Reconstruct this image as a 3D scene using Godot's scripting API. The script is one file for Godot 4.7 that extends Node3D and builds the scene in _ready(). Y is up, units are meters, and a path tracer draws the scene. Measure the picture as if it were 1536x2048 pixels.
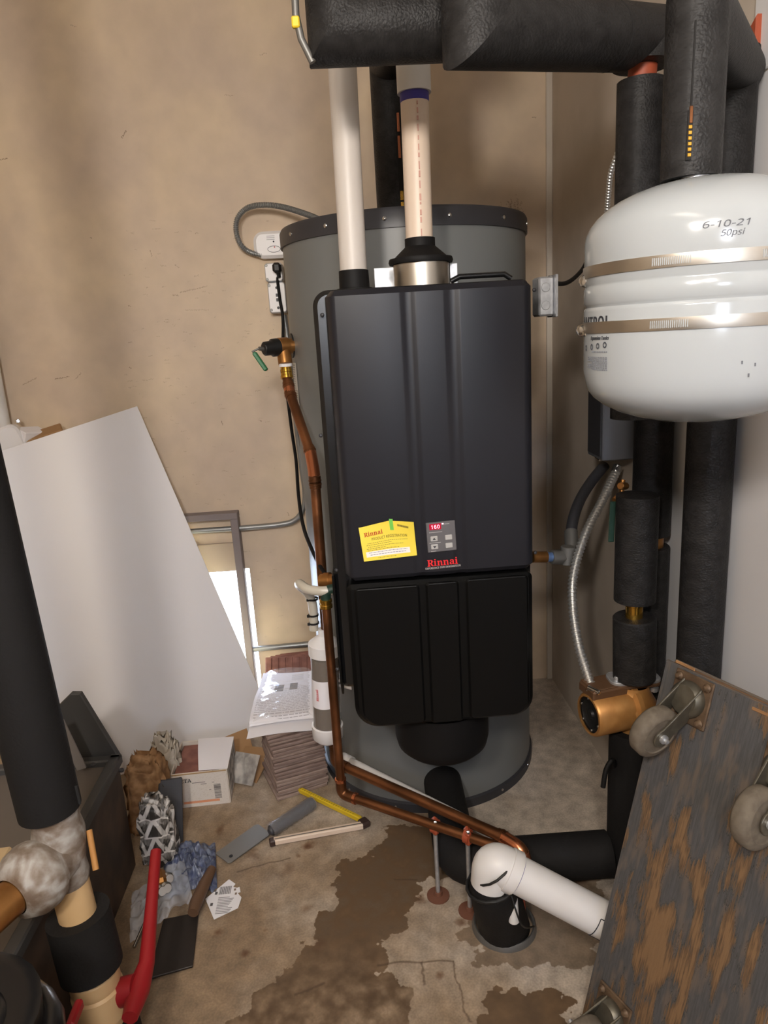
extends Node3D
# A boiler-room corner. Units metres, y up, back wall at z = -2.7, right wall at x = 0.785, eye at (0, 1.45, 0).
const FOCAL := 1420.0          # focal length in pixels of a 1536 x 2048 frame
const EYE := Vector3(0, 1.45, 0)
const XR := 0.785
const ZB := -2.7
const XL := -1.75
const ZF := 1.9
const HC := 2.9
var view: Basis
var counts := {}
var M := {}

# ---------- reading the photograph: a pixel seen at a depth, a height or a wall ----------
func ray(x: float, y: float) -> Vector3:
	return view * Vector3((x - 768.0) / FOCAL, -(y - 1024.0) / FOCAL, -1.0)
func at(x: float, y: float, d: float) -> Vector3:
	var v := ray(x, y)
	return EYE + v * (-d / v.z)
func fl(x: float, y: float, h: float) -> Vector3:
	var v := ray(x, y)
	return EYE + v * ((h - EYE.y) / v.y)

# ---------- naming and tagging ----------
func numbered(called: String, parent: Node) -> String:
	var k := str(parent.get_instance_id()) + called
	var n: int = counts.get(k, 0)
	counts[k] = n + 1
	return called if n == 0 else "%s_%03d" % [called, n]
func tag(o: Node, label: String, category := "", group := "") -> void:
	o.set_meta("label", label)
	if category: o.set_meta("category", category)
	if group: o.set_meta("group", group)
func thing(called: String, label: String, category: String, base := Vector3.ZERO, group := "") -> Node3D:
	var o := Node3D.new()
	o.name = numbered(called, self)
	add_child(o)
	o.position = base
	tag(o, label, category, group)
	return o
func put(called: String, shape, m: Material, parent: Node = null) -> MeshInstance3D:
	var o := MeshInstance3D.new()
	var p: Node = parent if parent else self
	o.name = numbered(called, p)
	o.mesh = shape.commit() if shape is SurfaceTool else shape
	o.material_override = m
	p.add_child(o, true)
	var t := Vector3.ZERO
	var q: Node = p
	while q is Node3D and q != self:
		t += (q as Node3D).position
		q = q.get_parent()
	o.position = -t
	return o
func one(called: String, shape, m: Material, label: String, category: String, group := "") -> MeshInstance3D:
	var o := put(called, shape, m)
	tag(o, label, category, group)
	return o
func struct(called: String, shape, m: Material, parent: Node = null) -> MeshInstance3D:
	var o := put(called, shape, m, parent)
	if parent == null: o.set_meta("kind", "structure")
	return o

# ---------- shapes ----------
func S() -> SurfaceTool:
	var s := SurfaceTool.new()
	s.begin(Mesh.PRIMITIVE_TRIANGLES)
	return s
func vtx(s: SurfaceTool, p: Vector3, n: Vector3, u: Vector2) -> void:
	s.set_normal(n); s.set_uv(u); s.add_vertex(p)
func tri(s: SurfaceTool, a: Vector3, b: Vector3, c: Vector3, na: Vector3, nb: Vector3, nc: Vector3, ua := Vector2.ZERO, ub := Vector2.ZERO, uc := Vector2.ZERO) -> void:
	if (b - a).cross(c - a).dot(na + nb + nc) > 0.0:
		vtx(s, a, na, ua); vtx(s, c, nc, uc); vtx(s, b, nb, ub)
	else:
		vtx(s, a, na, ua); vtx(s, b, nb, ub); vtx(s, c, nc, uc)
func quad(s: SurfaceTool, a: Vector3, b: Vector3, c: Vector3, d: Vector3, n: Vector3) -> void:
	tri(s, a, b, c, n, n, n, Vector2(0, 1), Vector2(1, 1), Vector2(1, 0))
	tri(s, a, c, d, n, n, n, Vector2(0, 1), Vector2(1, 0), Vector2(0, 0))
func box(s: SurfaceTool, xf: Transform3D, size: Vector3, b := 0.002) -> void:
	var h := size / 2
	b = minf(b, minf(h.x, minf(h.y, h.z)) * 0.9)
	var g := h - Vector3(b, b, b)
	var B := xf.basis.orthonormalized()
	var p := func(x: float, y: float, z: float) -> Vector3: return xf * Vector3(x, y, z)
	for q in [-1.0, 1.0]:
		quad(s, p.call(q * h.x, -g.y, -g.z), p.call(q * h.x, -g.y, g.z), p.call(q * h.x, g.y, g.z), p.call(q * h.x, g.y, -g.z), B * Vector3(q, 0, 0))
		quad(s, p.call(-g.x, q * h.y, -g.z), p.call(g.x, q * h.y, -g.z), p.call(g.x, q * h.y, g.z), p.call(-g.x, q * h.y, g.z), B * Vector3(0, q, 0))
		quad(s, p.call(-g.x, -g.y, q * h.z), p.call(g.x, -g.y, q * h.z), p.call(g.x, g.y, q * h.z), p.call(-g.x, g.y, q * h.z), B * Vector3(0, 0, q))
		for r in [-1.0, 1.0]:
			quad(s, p.call(q * h.x, r * g.y, -g.z), p.call(q * h.x, r * g.y, g.z), p.call(q * g.x, r * h.y, g.z), p.call(q * g.x, r * h.y, -g.z), (B * Vector3(q, r, 0)).normalized())
			quad(s, p.call(q * h.x, -g.y, r * g.z), p.call(q * h.x, g.y, r * g.z), p.call(q * g.x, g.y, r * h.z), p.call(q * g.x, -g.y, r * h.z), (B * Vector3(q, 0, r)).normalized())
			quad(s, p.call(-g.x, q * h.y, r * g.z), p.call(g.x, q * h.y, r * g.z), p.call(g.x, q * g.y, r * h.z), p.call(-g.x, q * g.y, r * h.z), (B * Vector3(0, q, r)).normalized())
			for t in [-1.0, 1.0]:
				var n := (B * Vector3(q, r, t)).normalized()
				tri(s, p.call(q * h.x, r * g.y, t * g.z), p.call(q * g.x, r * h.y, t * g.z), p.call(q * g.x, r * g.y, t * h.z), n, n, n)
func T(p: Vector3, turn := Vector3.ZERO) -> Transform3D:
	return Transform3D(Basis.from_euler(turn * PI / 180.0), p)
func cuboid(lo: Vector3, hi: Vector3, b := 0.002) -> SurfaceTool:
	var s := S()
	box(s, T((lo + hi) / 2), hi - lo, b)
	return s
# frame whose y axis runs along a direction
func along(p: Vector3, y: Vector3) -> Transform3D:
	y = y.normalized()
	var x := y.cross(Vector3.FORWARD if absf(y.z) < 0.9 else Vector3.UP).normalized()
	return Transform3D(Basis(x, y, x.cross(y)), p)
# surface of revolution round the frame's y axis; the profile is a list of (radius, height) going upwards
func lathe(s: SurfaceTool, xf: Transform3D, prof: Array, seg := 28, sweep := TAU, start := 0.0, crease := 0.75) -> void:
	var nn: Array = []
	for j in prof.size() - 1:
		var d: Vector2 = prof[j + 1] - prof[j]
		nn.append(Vector2(d.y, -d.x).normalized())
	var B := xf.basis
	for j in nn.size():
		var a: Vector2 = prof[j]
		var b: Vector2 = prof[j + 1]
		if a.distance_to(b) < 1e-6: continue
		var n: Vector2 = nn[j]
		var n0: Vector2 = (n + nn[j - 1]).normalized() if j > 0 and n.dot(nn[j - 1]) > crease else n
		var n1: Vector2 = (n + nn[j + 1]).normalized() if j + 1 < nn.size() and n.dot(nn[j + 1]) > crease else n
		for k in seg:
			var t0 := start + sweep * k / seg
			var t1 := start + sweep * (k + 1) / seg
			var c0 := Vector3(sin(t0), 0, cos(t0))
			var c1 := Vector3(sin(t1), 0, cos(t1))
			var y := Vector3.UP
			var pa0 := xf * (c0 * a.x + y * a.y)
			var pa1 := xf * (c1 * a.x + y * a.y)
			var pb0 := xf * (c0 * b.x + y * b.y)
			var pb1 := xf * (c1 * b.x + y * b.y)
			var u0 := float(k) / seg
			var u1 := float(k + 1) / seg
			if a.x > 1e-6: tri(s, pa0, pa1, pb1, B * (c0 * n0.x + y * n0.y), B * (c1 * n0.x + y * n0.y), B * (c1 * n1.x + y * n1.y), Vector2(u0, a.y), Vector2(u1, a.y), Vector2(u1, b.y))
			if b.x > 1e-6: tri(s, pa0, pb1, pb0, B * (c0 * n0.x + y * n0.y), B * (c1 * n1.x + y * n1.y), B * (c0 * n1.x + y * n1.y), Vector2(u0, a.y), Vector2(u1, b.y), Vector2(u0, b.y))
func cyl(s: SurfaceTool, a: Vector3, b: Vector3, r: float, seg := 20, bev := 0.002) -> void:
	var h := a.distance_to(b)
	bev = minf(bev, minf(r, h) * 0.4)
	lathe(s, along(a, b - a), [Vector2(0, 0), Vector2(r - bev, 0), Vector2(r, bev), Vector2(r, h - bev), Vector2(r - bev, h), Vector2(0, h)], seg)
# swept pipe; sharp corners are mitred, gentle ones smooth
func tube(s: SurfaceTool, pts: Array, r, seg := 18, cap := true, ribs := false) -> void:
	var n := pts.size()
	pts = pts.duplicate()
	for i in range(1, n):
		if pts[i].distance_to(pts[i - 1]) < 1e-5:
			pts[i] = pts[i - 1] + (pts[-1] - pts[0]).normalized() * 0.0004
	var ts: Array = []
	var us: Array = []
	for i in n - 1:
		var t: Vector3 = (pts[i + 1] - pts[i]).normalized()
		var u: Vector3
		if i == 0:
			u = t.cross(Vector3.UP if absf(t.y) < 0.9 else Vector3.RIGHT).normalized()
		else:
			u = us[i - 1]
			var ax: Vector3 = ts[i - 1].cross(t)
			if ax.length() > 1e-5:
				u = u.rotated(ax.normalized(), ts[i - 1].angle_to(t))
		ts.append(t); us.append(u)
	var run := 0.0
	for i in n - 1:
		var t: Vector3 = ts[i]
		var u: Vector3 = us[i]
		var w := t.cross(u)
		var ln: float = pts[i].distance_to(pts[i + 1])
		var soft0: bool = i > 0 and ts[i - 1].dot(t) > 0.85
		var soft1: bool = i + 2 < n and ts[i + 1].dot(t) > 0.85
		var pl0: Vector3 = (ts[i - 1] + t).normalized() if i > 0 else t
		var pl1: Vector3 = (ts[i + 1] + t).normalized() if i + 2 < n else t
		var r0: float = r[i] if r is Array else r
		var r1: float = r[i + 1] if r is Array else r
		var tilt: Vector3 = t * ((r0 - r1) / maxf(ln, 1e-5))
		var p0: Array = []
		var p1: Array = []
		var m0: Array = []
		var m1: Array = []
		for k in seg + 1:
			var ang := TAU * k / seg
			var q := u * cos(ang) + w * sin(ang)
			p0.append(pts[i] + q * r0 - t * (q.dot(pl0) * r0 / t.dot(pl0)))
			p1.append(pts[i + 1] + q * r1 - t * (q.dot(pl1) * r1 / t.dot(pl1)))
			var qa := (q + tilt).normalized()
			m0.append((q - pl0 * q.dot(pl0)).normalized() if soft0 and not ribs else qa)
			m1.append((q - pl1 * q.dot(pl1)).normalized() if soft1 and not ribs else qa)
		for k in seg:
			var ua := Vector2(float(k) / seg, run)
			var ub := Vector2(float(k + 1) / seg, run)
			var uc := Vector2(float(k + 1) / seg, run + ln)
			var ud := Vector2(float(k) / seg, run + ln)
			tri(s, p0[k], p0[k + 1], p1[k + 1], m0[k], m0[k + 1], m1[k + 1], ua, ub, uc)
			tri(s, p0[k], p1[k + 1], p1[k], m0[k], m1[k + 1], m1[k], ua, uc, ud)
		if cap:
			for k in seg:
				if i == 0: tri(s, pts[0], p0[k], p0[k + 1], -t, -t, -t)
				if i == n - 2: tri(s, pts[n - 1], p1[k], p1[k + 1], t, t, t)
		run += ln
# rounds the corners of a polyline
func bend(pts: Array, rad: float, steps := 8) -> Array:
	var out: Array = [pts[0]]
	for i in range(1, pts.size() - 1):
		var a: Vector3 = (pts[i - 1] - pts[i])
		var b: Vector3 = (pts[i + 1] - pts[i])
		var d := minf(rad, minf(a.length(), b.length()) * 0.49)
		var p0: Vector3 = pts[i] + a.normalized() * d
		var p2: Vector3 = pts[i] + b.normalized() * d
		for k in steps + 1:
			var t := float(k) / steps
			out.append(p0 * (1 - t) * (1 - t) + pts[i] * 2 * t * (1 - t) + p2 * t * t)
	out.append(pts[-1])
	return out
func curve(pts: Array, steps := 8) -> Array:   # a smooth line through the points
	var out: Array = []
	for i in pts.size() - 1:
		var a: Vector3 = pts[maxi(i - 1, 0)]
		var b: Vector3 = pts[i]
		var c: Vector3 = pts[i + 1]
		var d: Vector3 = pts[mini(i + 2, pts.size() - 1)]
		for k in steps:
			out.append(b.cubic_interpolate(c, a, d, float(k) / steps))
	out.append(pts[-1])
	return out
func flex(s: SurfaceTool, line: Array, r: float, pitch: float, seg := 12) -> void:   # corrugated conduit
	var pts: Array = []
	var rr: Array = []
	var c := Curve3D.new()
	for p in line: c.add_point(p)
	var n := int(c.get_baked_length() / pitch * 4.0)
	for i in n + 1:
		pts.append(c.sample_baked(c.get_baked_length() * i / n))
		rr.append(r * [1.0, 1.0, 0.74, 0.74][i % 4])
	tube(s, pts, rr, seg, true, true)
# an outline in the frame's x-y plane, extruded both ways along z, with a chamfer
func prism(s: SurfaceTool, xf: Transform3D, poly: Array, depth: float, bev := 0.0, smooth := 0.8) -> void:
	var n := poly.size()
	var pp := PackedVector2Array(poly)
	if Geometry2D.is_polygon_clockwise(pp): pp.reverse()
	var nn: Array = []
	for i in n:
		var d := (pp[(i + 1) % n] - pp[i]).normalized()
		nn.append(Vector2(d.y, -d.x))
	var inner := PackedVector2Array()
	for i in n:
		var m: Vector2 = nn[i] + nn[(i + n - 1) % n]
		m = m.normalized() / maxf(0.4, m.normalized().dot(nn[i]))
		inner.append(pp[i] - m * bev)
	var B := xf.basis.orthonormalized()
	var lo := Vector2(1e9, 1e9)
	var hi := -lo
	for q in pp:
		lo = lo.min(q); hi = hi.max(q)
	var ids := Geometry2D.triangulate_polygon(inner)
	for sgn in [-1.0, 1.0]:
		var nz := B * Vector3(0, 0, sgn)
		for t in range(0, ids.size(), 3):
			var v: Array = []
			var uv: Array = []
			for k in 3:
				var q := inner[ids[t + k]]
				v.append(xf * Vector3(q.x, q.y, sgn * depth / 2))
				uv.append(Vector2((q.x - lo.x) / (hi.x - lo.x), 1.0 - (q.y - lo.y) / (hi.y - lo.y)))
			tri(s, v[0], v[1], v[2], nz, nz, nz, uv[0], uv[1], uv[2])
	for i in n:
		var j := (i + 1) % n
		var ni: Vector2 = nn[i]
		var np: Vector2 = nn[(i + n - 1) % n]
		var nx: Vector2 = nn[j]
		var na2: Vector2 = (ni + np).normalized() if ni.dot(np) > smooth else ni
		var nb2: Vector2 = (ni + nx).normalized() if ni.dot(nx) > smooth else ni
		var na := B * Vector3(na2.x, na2.y, 0)
		var nb := B * Vector3(nb2.x, nb2.y, 0)
		var z := depth / 2 - bev
		var a0 := xf * Vector3(pp[i].x, pp[i].y, -z)
		var b0 := xf * Vector3(pp[j].x, pp[j].y, -z)
		var a1 := xf * Vector3(pp[i].x, pp[i].y, z)
		var b1 := xf * Vector3(pp[j].x, pp[j].y, z)
		tri(s, a0, b0, b1, na, nb, nb); tri(s, a0, b1, a1, na, nb, na)
		if bev > 0.0:
			for sgn in [-1.0, 1.0]:
				var nz := B * Vector3(0, 0, sgn)
				var ma := (na + nz).normalized()
				var mb := (nb + nz).normalized()
				var oa: Vector3 = a1 if sgn > 0 else a0
				var ob: Vector3 = b1 if sgn > 0 else b0
				var ia := xf * Vector3(inner[i].x, inner[i].y, sgn * depth / 2)
				var ib := xf * Vector3(inner[j].x, inner[j].y, sgn * depth / 2)
				tri(s, oa, ob, ib, ma, mb, mb); tri(s, oa, ib, ia, ma, mb, ma)
func rounded(x0: float, y0: float, x1: float, y1: float, rad, steps := 6) -> Array:   # rad: one, or four from lower left anticlockwise
	var rs: Array = rad if rad is Array else [rad, rad, rad, rad]
	var out: Array = []
	var cs := [Vector2(x0, y0), Vector2(x1, y0), Vector2(x1, y1), Vector2(x0, y1)]
	var sg := [Vector2(1, 1), Vector2(-1, 1), Vector2(-1, -1), Vector2(1, -1)]
	for i in 4:
		var r: float = rs[i]
		var c: Vector2 = cs[i] + sg[i] * r
		if r < 1e-6:
			out.append(cs[i]); continue
		for k in steps + 1:
			var a := PI + i * PI / 2 + PI / 2 * k / steps
			out.append(c + Vector2(cos(a), sin(a)) * r)
	return out
func sheet(s: SurfaceTool, nu: int, nv: int, f: Callable) -> void:   # smooth surface f(u, v), u and v from 0 to 1
	var P: Array = []
	var N: Array = []
	for j in nv + 1:
		for i in nu + 1: P.append(f.call(float(i) / nu, float(j) / nv))
	for j in nv + 1:
		for i in nu + 1:
			var a: Vector3 = P[j * (nu + 1) + mini(i + 1, nu)] - P[j * (nu + 1) + maxi(i - 1, 0)]
			var b: Vector3 = P[mini(j + 1, nv) * (nu + 1) + i] - P[maxi(j - 1, 0) * (nu + 1) + i]
			N.append(a.cross(b).normalized())
	for j in nv:
		for i in nu:
			var q := [j * (nu + 1) + i, j * (nu + 1) + i + 1, (j + 1) * (nu + 1) + i + 1, (j + 1) * (nu + 1) + i]
			var uv := [Vector2(float(i) / nu, float(j) / nv), Vector2(float(i + 1) / nu, float(j) / nv), Vector2(float(i + 1) / nu, float(j + 1) / nv), Vector2(float(i) / nu, float(j + 1) / nv)]
			tri(s, P[q[0]], P[q[1]], P[q[2]], N[q[0]], N[q[1]], N[q[2]], uv[0], uv[1], uv[2])
			tri(s, P[q[0]], P[q[2]], P[q[3]], N[q[0]], N[q[2]], N[q[3]], uv[0], uv[2], uv[3])
func lettering(txt: String, size: float, font: String, bold: bool, map: Callable, depth := 0.0006, wide := 1.0, italic := false) -> SurfaceTool:
	var tm := TextMesh.new()
	var sf := SystemFont.new()
	sf.font_names = PackedStringArray([font])
	sf.font_weight = 700 if bold else 400
	tm.font = sf
	tm.text = txt
	tm.font_size = 64
	tm.pixel_size = size / 46.0      # size is the height of a capital letter
	tm.depth = depth
	tm.curve_step = 3.0
	tm.horizontal_alignment = HORIZONTAL_ALIGNMENT_CENTER
	tm.vertical_alignment = VERTICAL_ALIGNMENT_CENTER
	var s := S()
	for k in tm.get_surface_count():
		var ar := tm.surface_get_arrays(k)
		var v: PackedVector3Array = ar[Mesh.ARRAY_VERTEX]
		var nm: PackedVector3Array = ar[Mesh.ARRAY_NORMAL]
		var ix: PackedInt32Array = ar[Mesh.ARRAY_INDEX] if ar[Mesh.ARRAY_INDEX] != null else PackedInt32Array(range(v.size()))
		for t in range(0, ix.size() - 2, 3):
			var p: Array = []
			var nn: Array = []
			for e in 3:
				var a := v[ix[t + e]] * Vector3(wide, 1, 1)
				if italic: a.x += a.y * 0.25
				p.append(map.call(a))
				nn.append((map.call(a + nm[ix[t + e]] * 0.001) - p[e]).normalized())
			tri(s, p[0], p[1], p[2], nn[0], nn[1], nn[2])
	return s
func flat(o: Vector3, right: Vector3, up: Vector3) -> Callable:
	var r := right.normalized()
	var u := (up - r * up.dot(r)).normalized()
	var n := r.cross(u)
	return func(a: Vector3) -> Vector3: return o + r * a.x + u * a.y + n * (a.z + 0.0002)

# ---------- materials ----------
func mt(called: String, c: Color, rough := 0.6, metal := 0.0, spec := 0.5) -> StandardMaterial3D:
	var m := StandardMaterial3D.new()
	m.resource_name = called
	m.albedo_color = c
	m.roughness = rough
	m.metallic = metal
	m.metallic_specular = spec
	M[called] = m
	return m
func C(r: float, g: float, b: float) -> Color:
	return Color(r / 255.0, g / 255.0, b / 255.0)
func noise(seed_: int, freq: float, oct := 4, kind := FastNoiseLite.TYPE_SIMPLEX_SMOOTH) -> FastNoiseLite:
	var n := FastNoiseLite.new()
	n.seed = seed_
	n.frequency = freq
	n.noise_type = kind
	n.fractal_octaves = oct
	return n
func ntex(seed_: int, freq: float, a: Color, b: Color, size := 512, oct := 4, kind := FastNoiseLite.TYPE_SIMPLEX_SMOOTH) -> NoiseTexture2D:
	var t := NoiseTexture2D.new()
	t.width = size; t.height = size
	t.seamless = true
	t.noise = noise(seed_, freq, oct, kind)
	var g := Gradient.new()
	g.offsets = PackedFloat32Array([0.25, 0.75])
	g.colors = PackedColorArray([a, b])
	t.color_ramp = g
	return t
func nnorm(seed_: int, freq: float, strength: float, size := 256, oct := 3) -> NoiseTexture2D:
	var t := NoiseTexture2D.new()
	t.width = size; t.height = size
	t.seamless = true
	t.as_normal_map = true
	t.bump_strength = strength
	t.noise = noise(seed_, freq, oct)
	return t
func tripl(m: StandardMaterial3D, scale: Vector3, tex: Texture2D = null, norm: Texture2D = null, ns := 1.0) -> StandardMaterial3D:
	m.uv1_triplanar = true
	m.uv1_scale = scale
	if tex:
		m.albedo_texture = tex
		m.albedo_color = Color.WHITE
	if norm:
		m.normal_enabled = true
		m.normal_texture = norm
		m.normal_scale = ns
	return m
func bytes_of(n: FastNoiseLite, w: int, h: int) -> PackedByteArray:
	var im := n.get_image(w, h, false, false, true)
	im.convert(Image.FORMAT_L8)
	return im.get_data()
func itex(im: Image) -> ImageTexture:
	return ImageTexture.create_from_image(im)

func make_floor_image() -> Image:
	var w := 1400
	var h := 1080
	var x0 := XL
	var sx := (XR - XL) / w
	var z0 := ZB
	var sz := 1.95 / h
	var big := bytes_of(noise(3, 0.006, 4), w, h)
	var mid := bytes_of(noise(5, 0.03, 4), w, h)
	var fine := bytes_of(noise(8, 0.25, 2), w, h)
	var edge := bytes_of(noise(11, 0.02, 5), w, h)
	var poly_of := func(px: Array) -> PackedVector2Array:
		var out := PackedVector2Array()
		for q in px:
			var g := fl(q[0], q[1], 0)
			out.append(Vector2(g.x, g.z))
		return out
	var wet: Array = [
		poly_of.call([[769, 1650], [741, 1716], [683, 1719], [665, 1751], [675, 1774], [660, 1809], [630, 1827], [626, 1858], [605, 1894], [570, 1940], [510, 1985], [470, 2048], [440, 2140], [800, 2140], [812, 2048], [812, 1997], [757, 1911], [761, 1883], [796, 1864], [820, 1856], [831, 1801], [838, 1762], [900, 1755], [920, 1700], [860, 1650]]),
		poly_of.call([[950, 2048], [960, 1997], [980, 1977], [1003, 1973], [1034, 1985], [1054, 1981], [1109, 1981], [1144, 2028], [1150, 2140], [960, 2140]]),
		poly_of.call([[930, 1870], [960, 1925], [1030, 1935], [1090, 1925], [1200, 1935], [1200, 1760], [1060, 1740], [940, 1760]])]
	var rust: Array = []
	for q in [[615, 1692, 0.022, 0.9], [598, 1712, 0.012, 0.7], [505, 1702, 0.03, 0.4], [440, 1660, 0.02, 0.6], [435, 1864, 0.014, 0.8], [530, 1860, 0.01, 0.6], [491, 1907, 0.012, 0.6], [610, 1815, 0.018, 0.35], [575, 1735, 0.03, 0.25], [840, 1795, 0.02, 0.5], [925, 1845, 0.02, 0.7], [1160, 1760, 0.03, 0.5], [880, 1950, 0.012, 0.6], [640, 1890, 0.02, 0.3]]:
		var g := fl(q[0], q[1], 0)
		rust.append([Vector2(g.x, g.z), q[2], q[3]])
	var cracks: Array = []
	for q in [[760, 1925, 905, 1921], [845, 1922, 848, 1968], [470, 1745, 580, 1715], [905, 1921, 940, 2048], [790, 1760, 830, 1758], [590, 1990, 650, 1965]]:
		var a := fl(q[0], q[1], 0)
		var b := fl(q[2], q[3], 0)
		cracks.append([Vector2(a.x, a.z), Vector2(b.x, b.z)])
	var out := PackedByteArray()
	out.resize(w * h * 3)
	var dry := Vector3(182, 169, 154)
	var warm := Vector3(140, 118, 93)
	var wetc := Vector3(96, 75, 53)
	for j in h:
		var z := z0 + sz * (j + 0.5)
		for i in w:
			var k := j * w + i
			var x := x0 + sx * (i + 0.5)
			var nb := (big[k] - 128) / 128.0
			var nm := (mid[k] - 128) / 128.0
			var c := dry.lerp(warm, clampf(0.42 - (x + 0.1) * 0.9 + (z + 1.9) * 0.5 + nb * 0.5, 0.0, 1.0))
			c *= 1.0 + nm * 0.13 + (fine[k] - 128) / 128.0 * 0.10
			if z > -2.2:
				var p := Vector2(x + (edge[k] - 128) / 128.0 * 0.05, z + (edge[(k * 7 + 991) % (w * h)] - 128) / 128.0 * 0.0)
				p.y += (mid[k] - 128) / 128.0 * 0.022
				var am := 0.0
				if x > -0.55 and x < 0.62:
					if Geometry2D.is_point_in_polygon(p, wet[0]): am = clampf(0.93 + nm * 0.25 - maxf(0.0, z + 1.52) * (1.1 + nb * 2.2 + nm * 2.8), 0.12, 1.0)
					elif Geometry2D.is_point_in_polygon(p, wet[1]): am = 0.95
					elif Geometry2D.is_point_in_polygon(p, wet[2]): am = 0.55
				c = c.lerp(wetc * (1.0 + nm * 0.15), am)
			var q2 := Vector2(x, z)
			for r in rust:
				var d: float = q2.distance_to(r[0]) / r[1] + nm * 0.8
				if d < 1.0: c = c.lerp(Vector3(84, 52, 30), r[2] * (1.0 - d))
			for cr in cracks:
				var cp := Geometry2D.get_closest_point_to_segment(q2 + Vector2(nm, nb) * 0.012, cr[0], cr[1])
				var dd := (q2 + Vector2(nm, nb) * 0.012).distance_to(cp)
				if dd < 0.004: c = c.lerp(Vector3(66, 50, 36), 0.6 * (1.0 - dd / 0.004))
			out[k * 3] = int(clampf(c.x, 0, 255))
			out[k * 3 + 1] = int(clampf(c.y, 0, 255))
			out[k * 3 + 2] = int(clampf(c.z, 0, 255))
	return Image.create_from_data(w, h, false, Image.FORMAT_RGB8, out)

func make_wall_image() -> Image:
	var w := 1200
	var h := 1320
	var big := bytes_of(noise(21, 0.004, 4), w, h)
	var mid := bytes_of(noise(22, 0.02, 4), w, h)
	var im := Image.create(w, h, false, Image.FORMAT_RGB8)
	var out := PackedByteArray()
	out.resize(w * h * 3)
	for k in w * h:
		var v := 1.0 + (big[k] - 128) / 128.0 * 0.06 + (mid[k] - 128) / 128.0 * 0.03
		out[k * 3] = int(clampf(204 * v, 0, 255))
		out[k * 3 + 1] = int(clampf(184 * v, 0, 255))
		out[k * 3 + 2] = int(clampf(160 * v * (1.0 - (big[k] - 128) / 128.0 * 0.03), 0, 255))
	im = Image.create_from_data(w, h, false, Image.FORMAT_RGB8, out)
	var rng := RandomNumberGenerator.new()
	rng.seed = 77
	var sx := w / (XR - XL)
	var sy := h / HC
	var mark := func(px: float, py: float, dx: int, dy: int, dark: float) -> void:
		var g := at(px, py, -ZB)
		var n := maxi(absi(dx), absi(dy))
		for t in n + 1:
			var u := int((g.x - XL) * sx + dx * t / float(maxi(n, 1)) + rng.randf_range(-0.6, 0.6))
			var v := int((HC - g.y) * sy + dy * t / float(maxi(n, 1)) + rng.randf_range(-0.6, 0.6))
			if u >= 0 and v >= 0 and u < w and v < h:
				im.set_pixel(u, v, im.get_pixel(u, v).lerp(Color(0.3, 0.22, 0.15), dark * rng.randf_range(0.5, 1.0)))
	for q in [[243, 275, 8, -9, 0.7], [244, 276, 8, -9, 0.6], [0, 320, 12, -2, 0.8], [45, 770, 26, -10, 0.5], [110, 758, 24, -2, 0.7], [150, 758, 12, -9, 0.5], [300, 500, 2, 10, 0.4], [345, 590, 10, 1, 0.5], [360, 585, 46, -7, 0.4], [258, 611, 2, 2, 0.9], [260, 735, 2, 2, 0.9], [370, 620, 40, 2, 0.25], [350, 530, 6, 4, 0.4], [450, 190, 12, 2, 0.3], [520, 110, 10, -2, 0.3], [140, 50, 8, 2, 0.3], [180, 475, 3, 1, 0.6], [575, 1025, 2, 6, 0.5], [519, 840, 3, 3, 0.9], [443, 843, 1, 5, 0.7], [1065, 235, 6, 0, 0.7], [560, 1190, 3, 6, 0.5]]:
		mark.call(q[0], q[1], q[2], q[3], q[4])
	for i in 260:
		mark.call(rng.randf_range(240, 560), rng.randf_range(420, 1300), rng.randi_range(0, 9), rng.randi_range(-1, 1), rng.randf_range(0.08, 0.3))
	for i in 120:
		var g := Vector2(1028, 415) + Vector2(rng.randfn(), rng.randfn()) * 9.0
		mark.call(g.x, g.y, 1, 1, 0.4)
	return im

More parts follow.
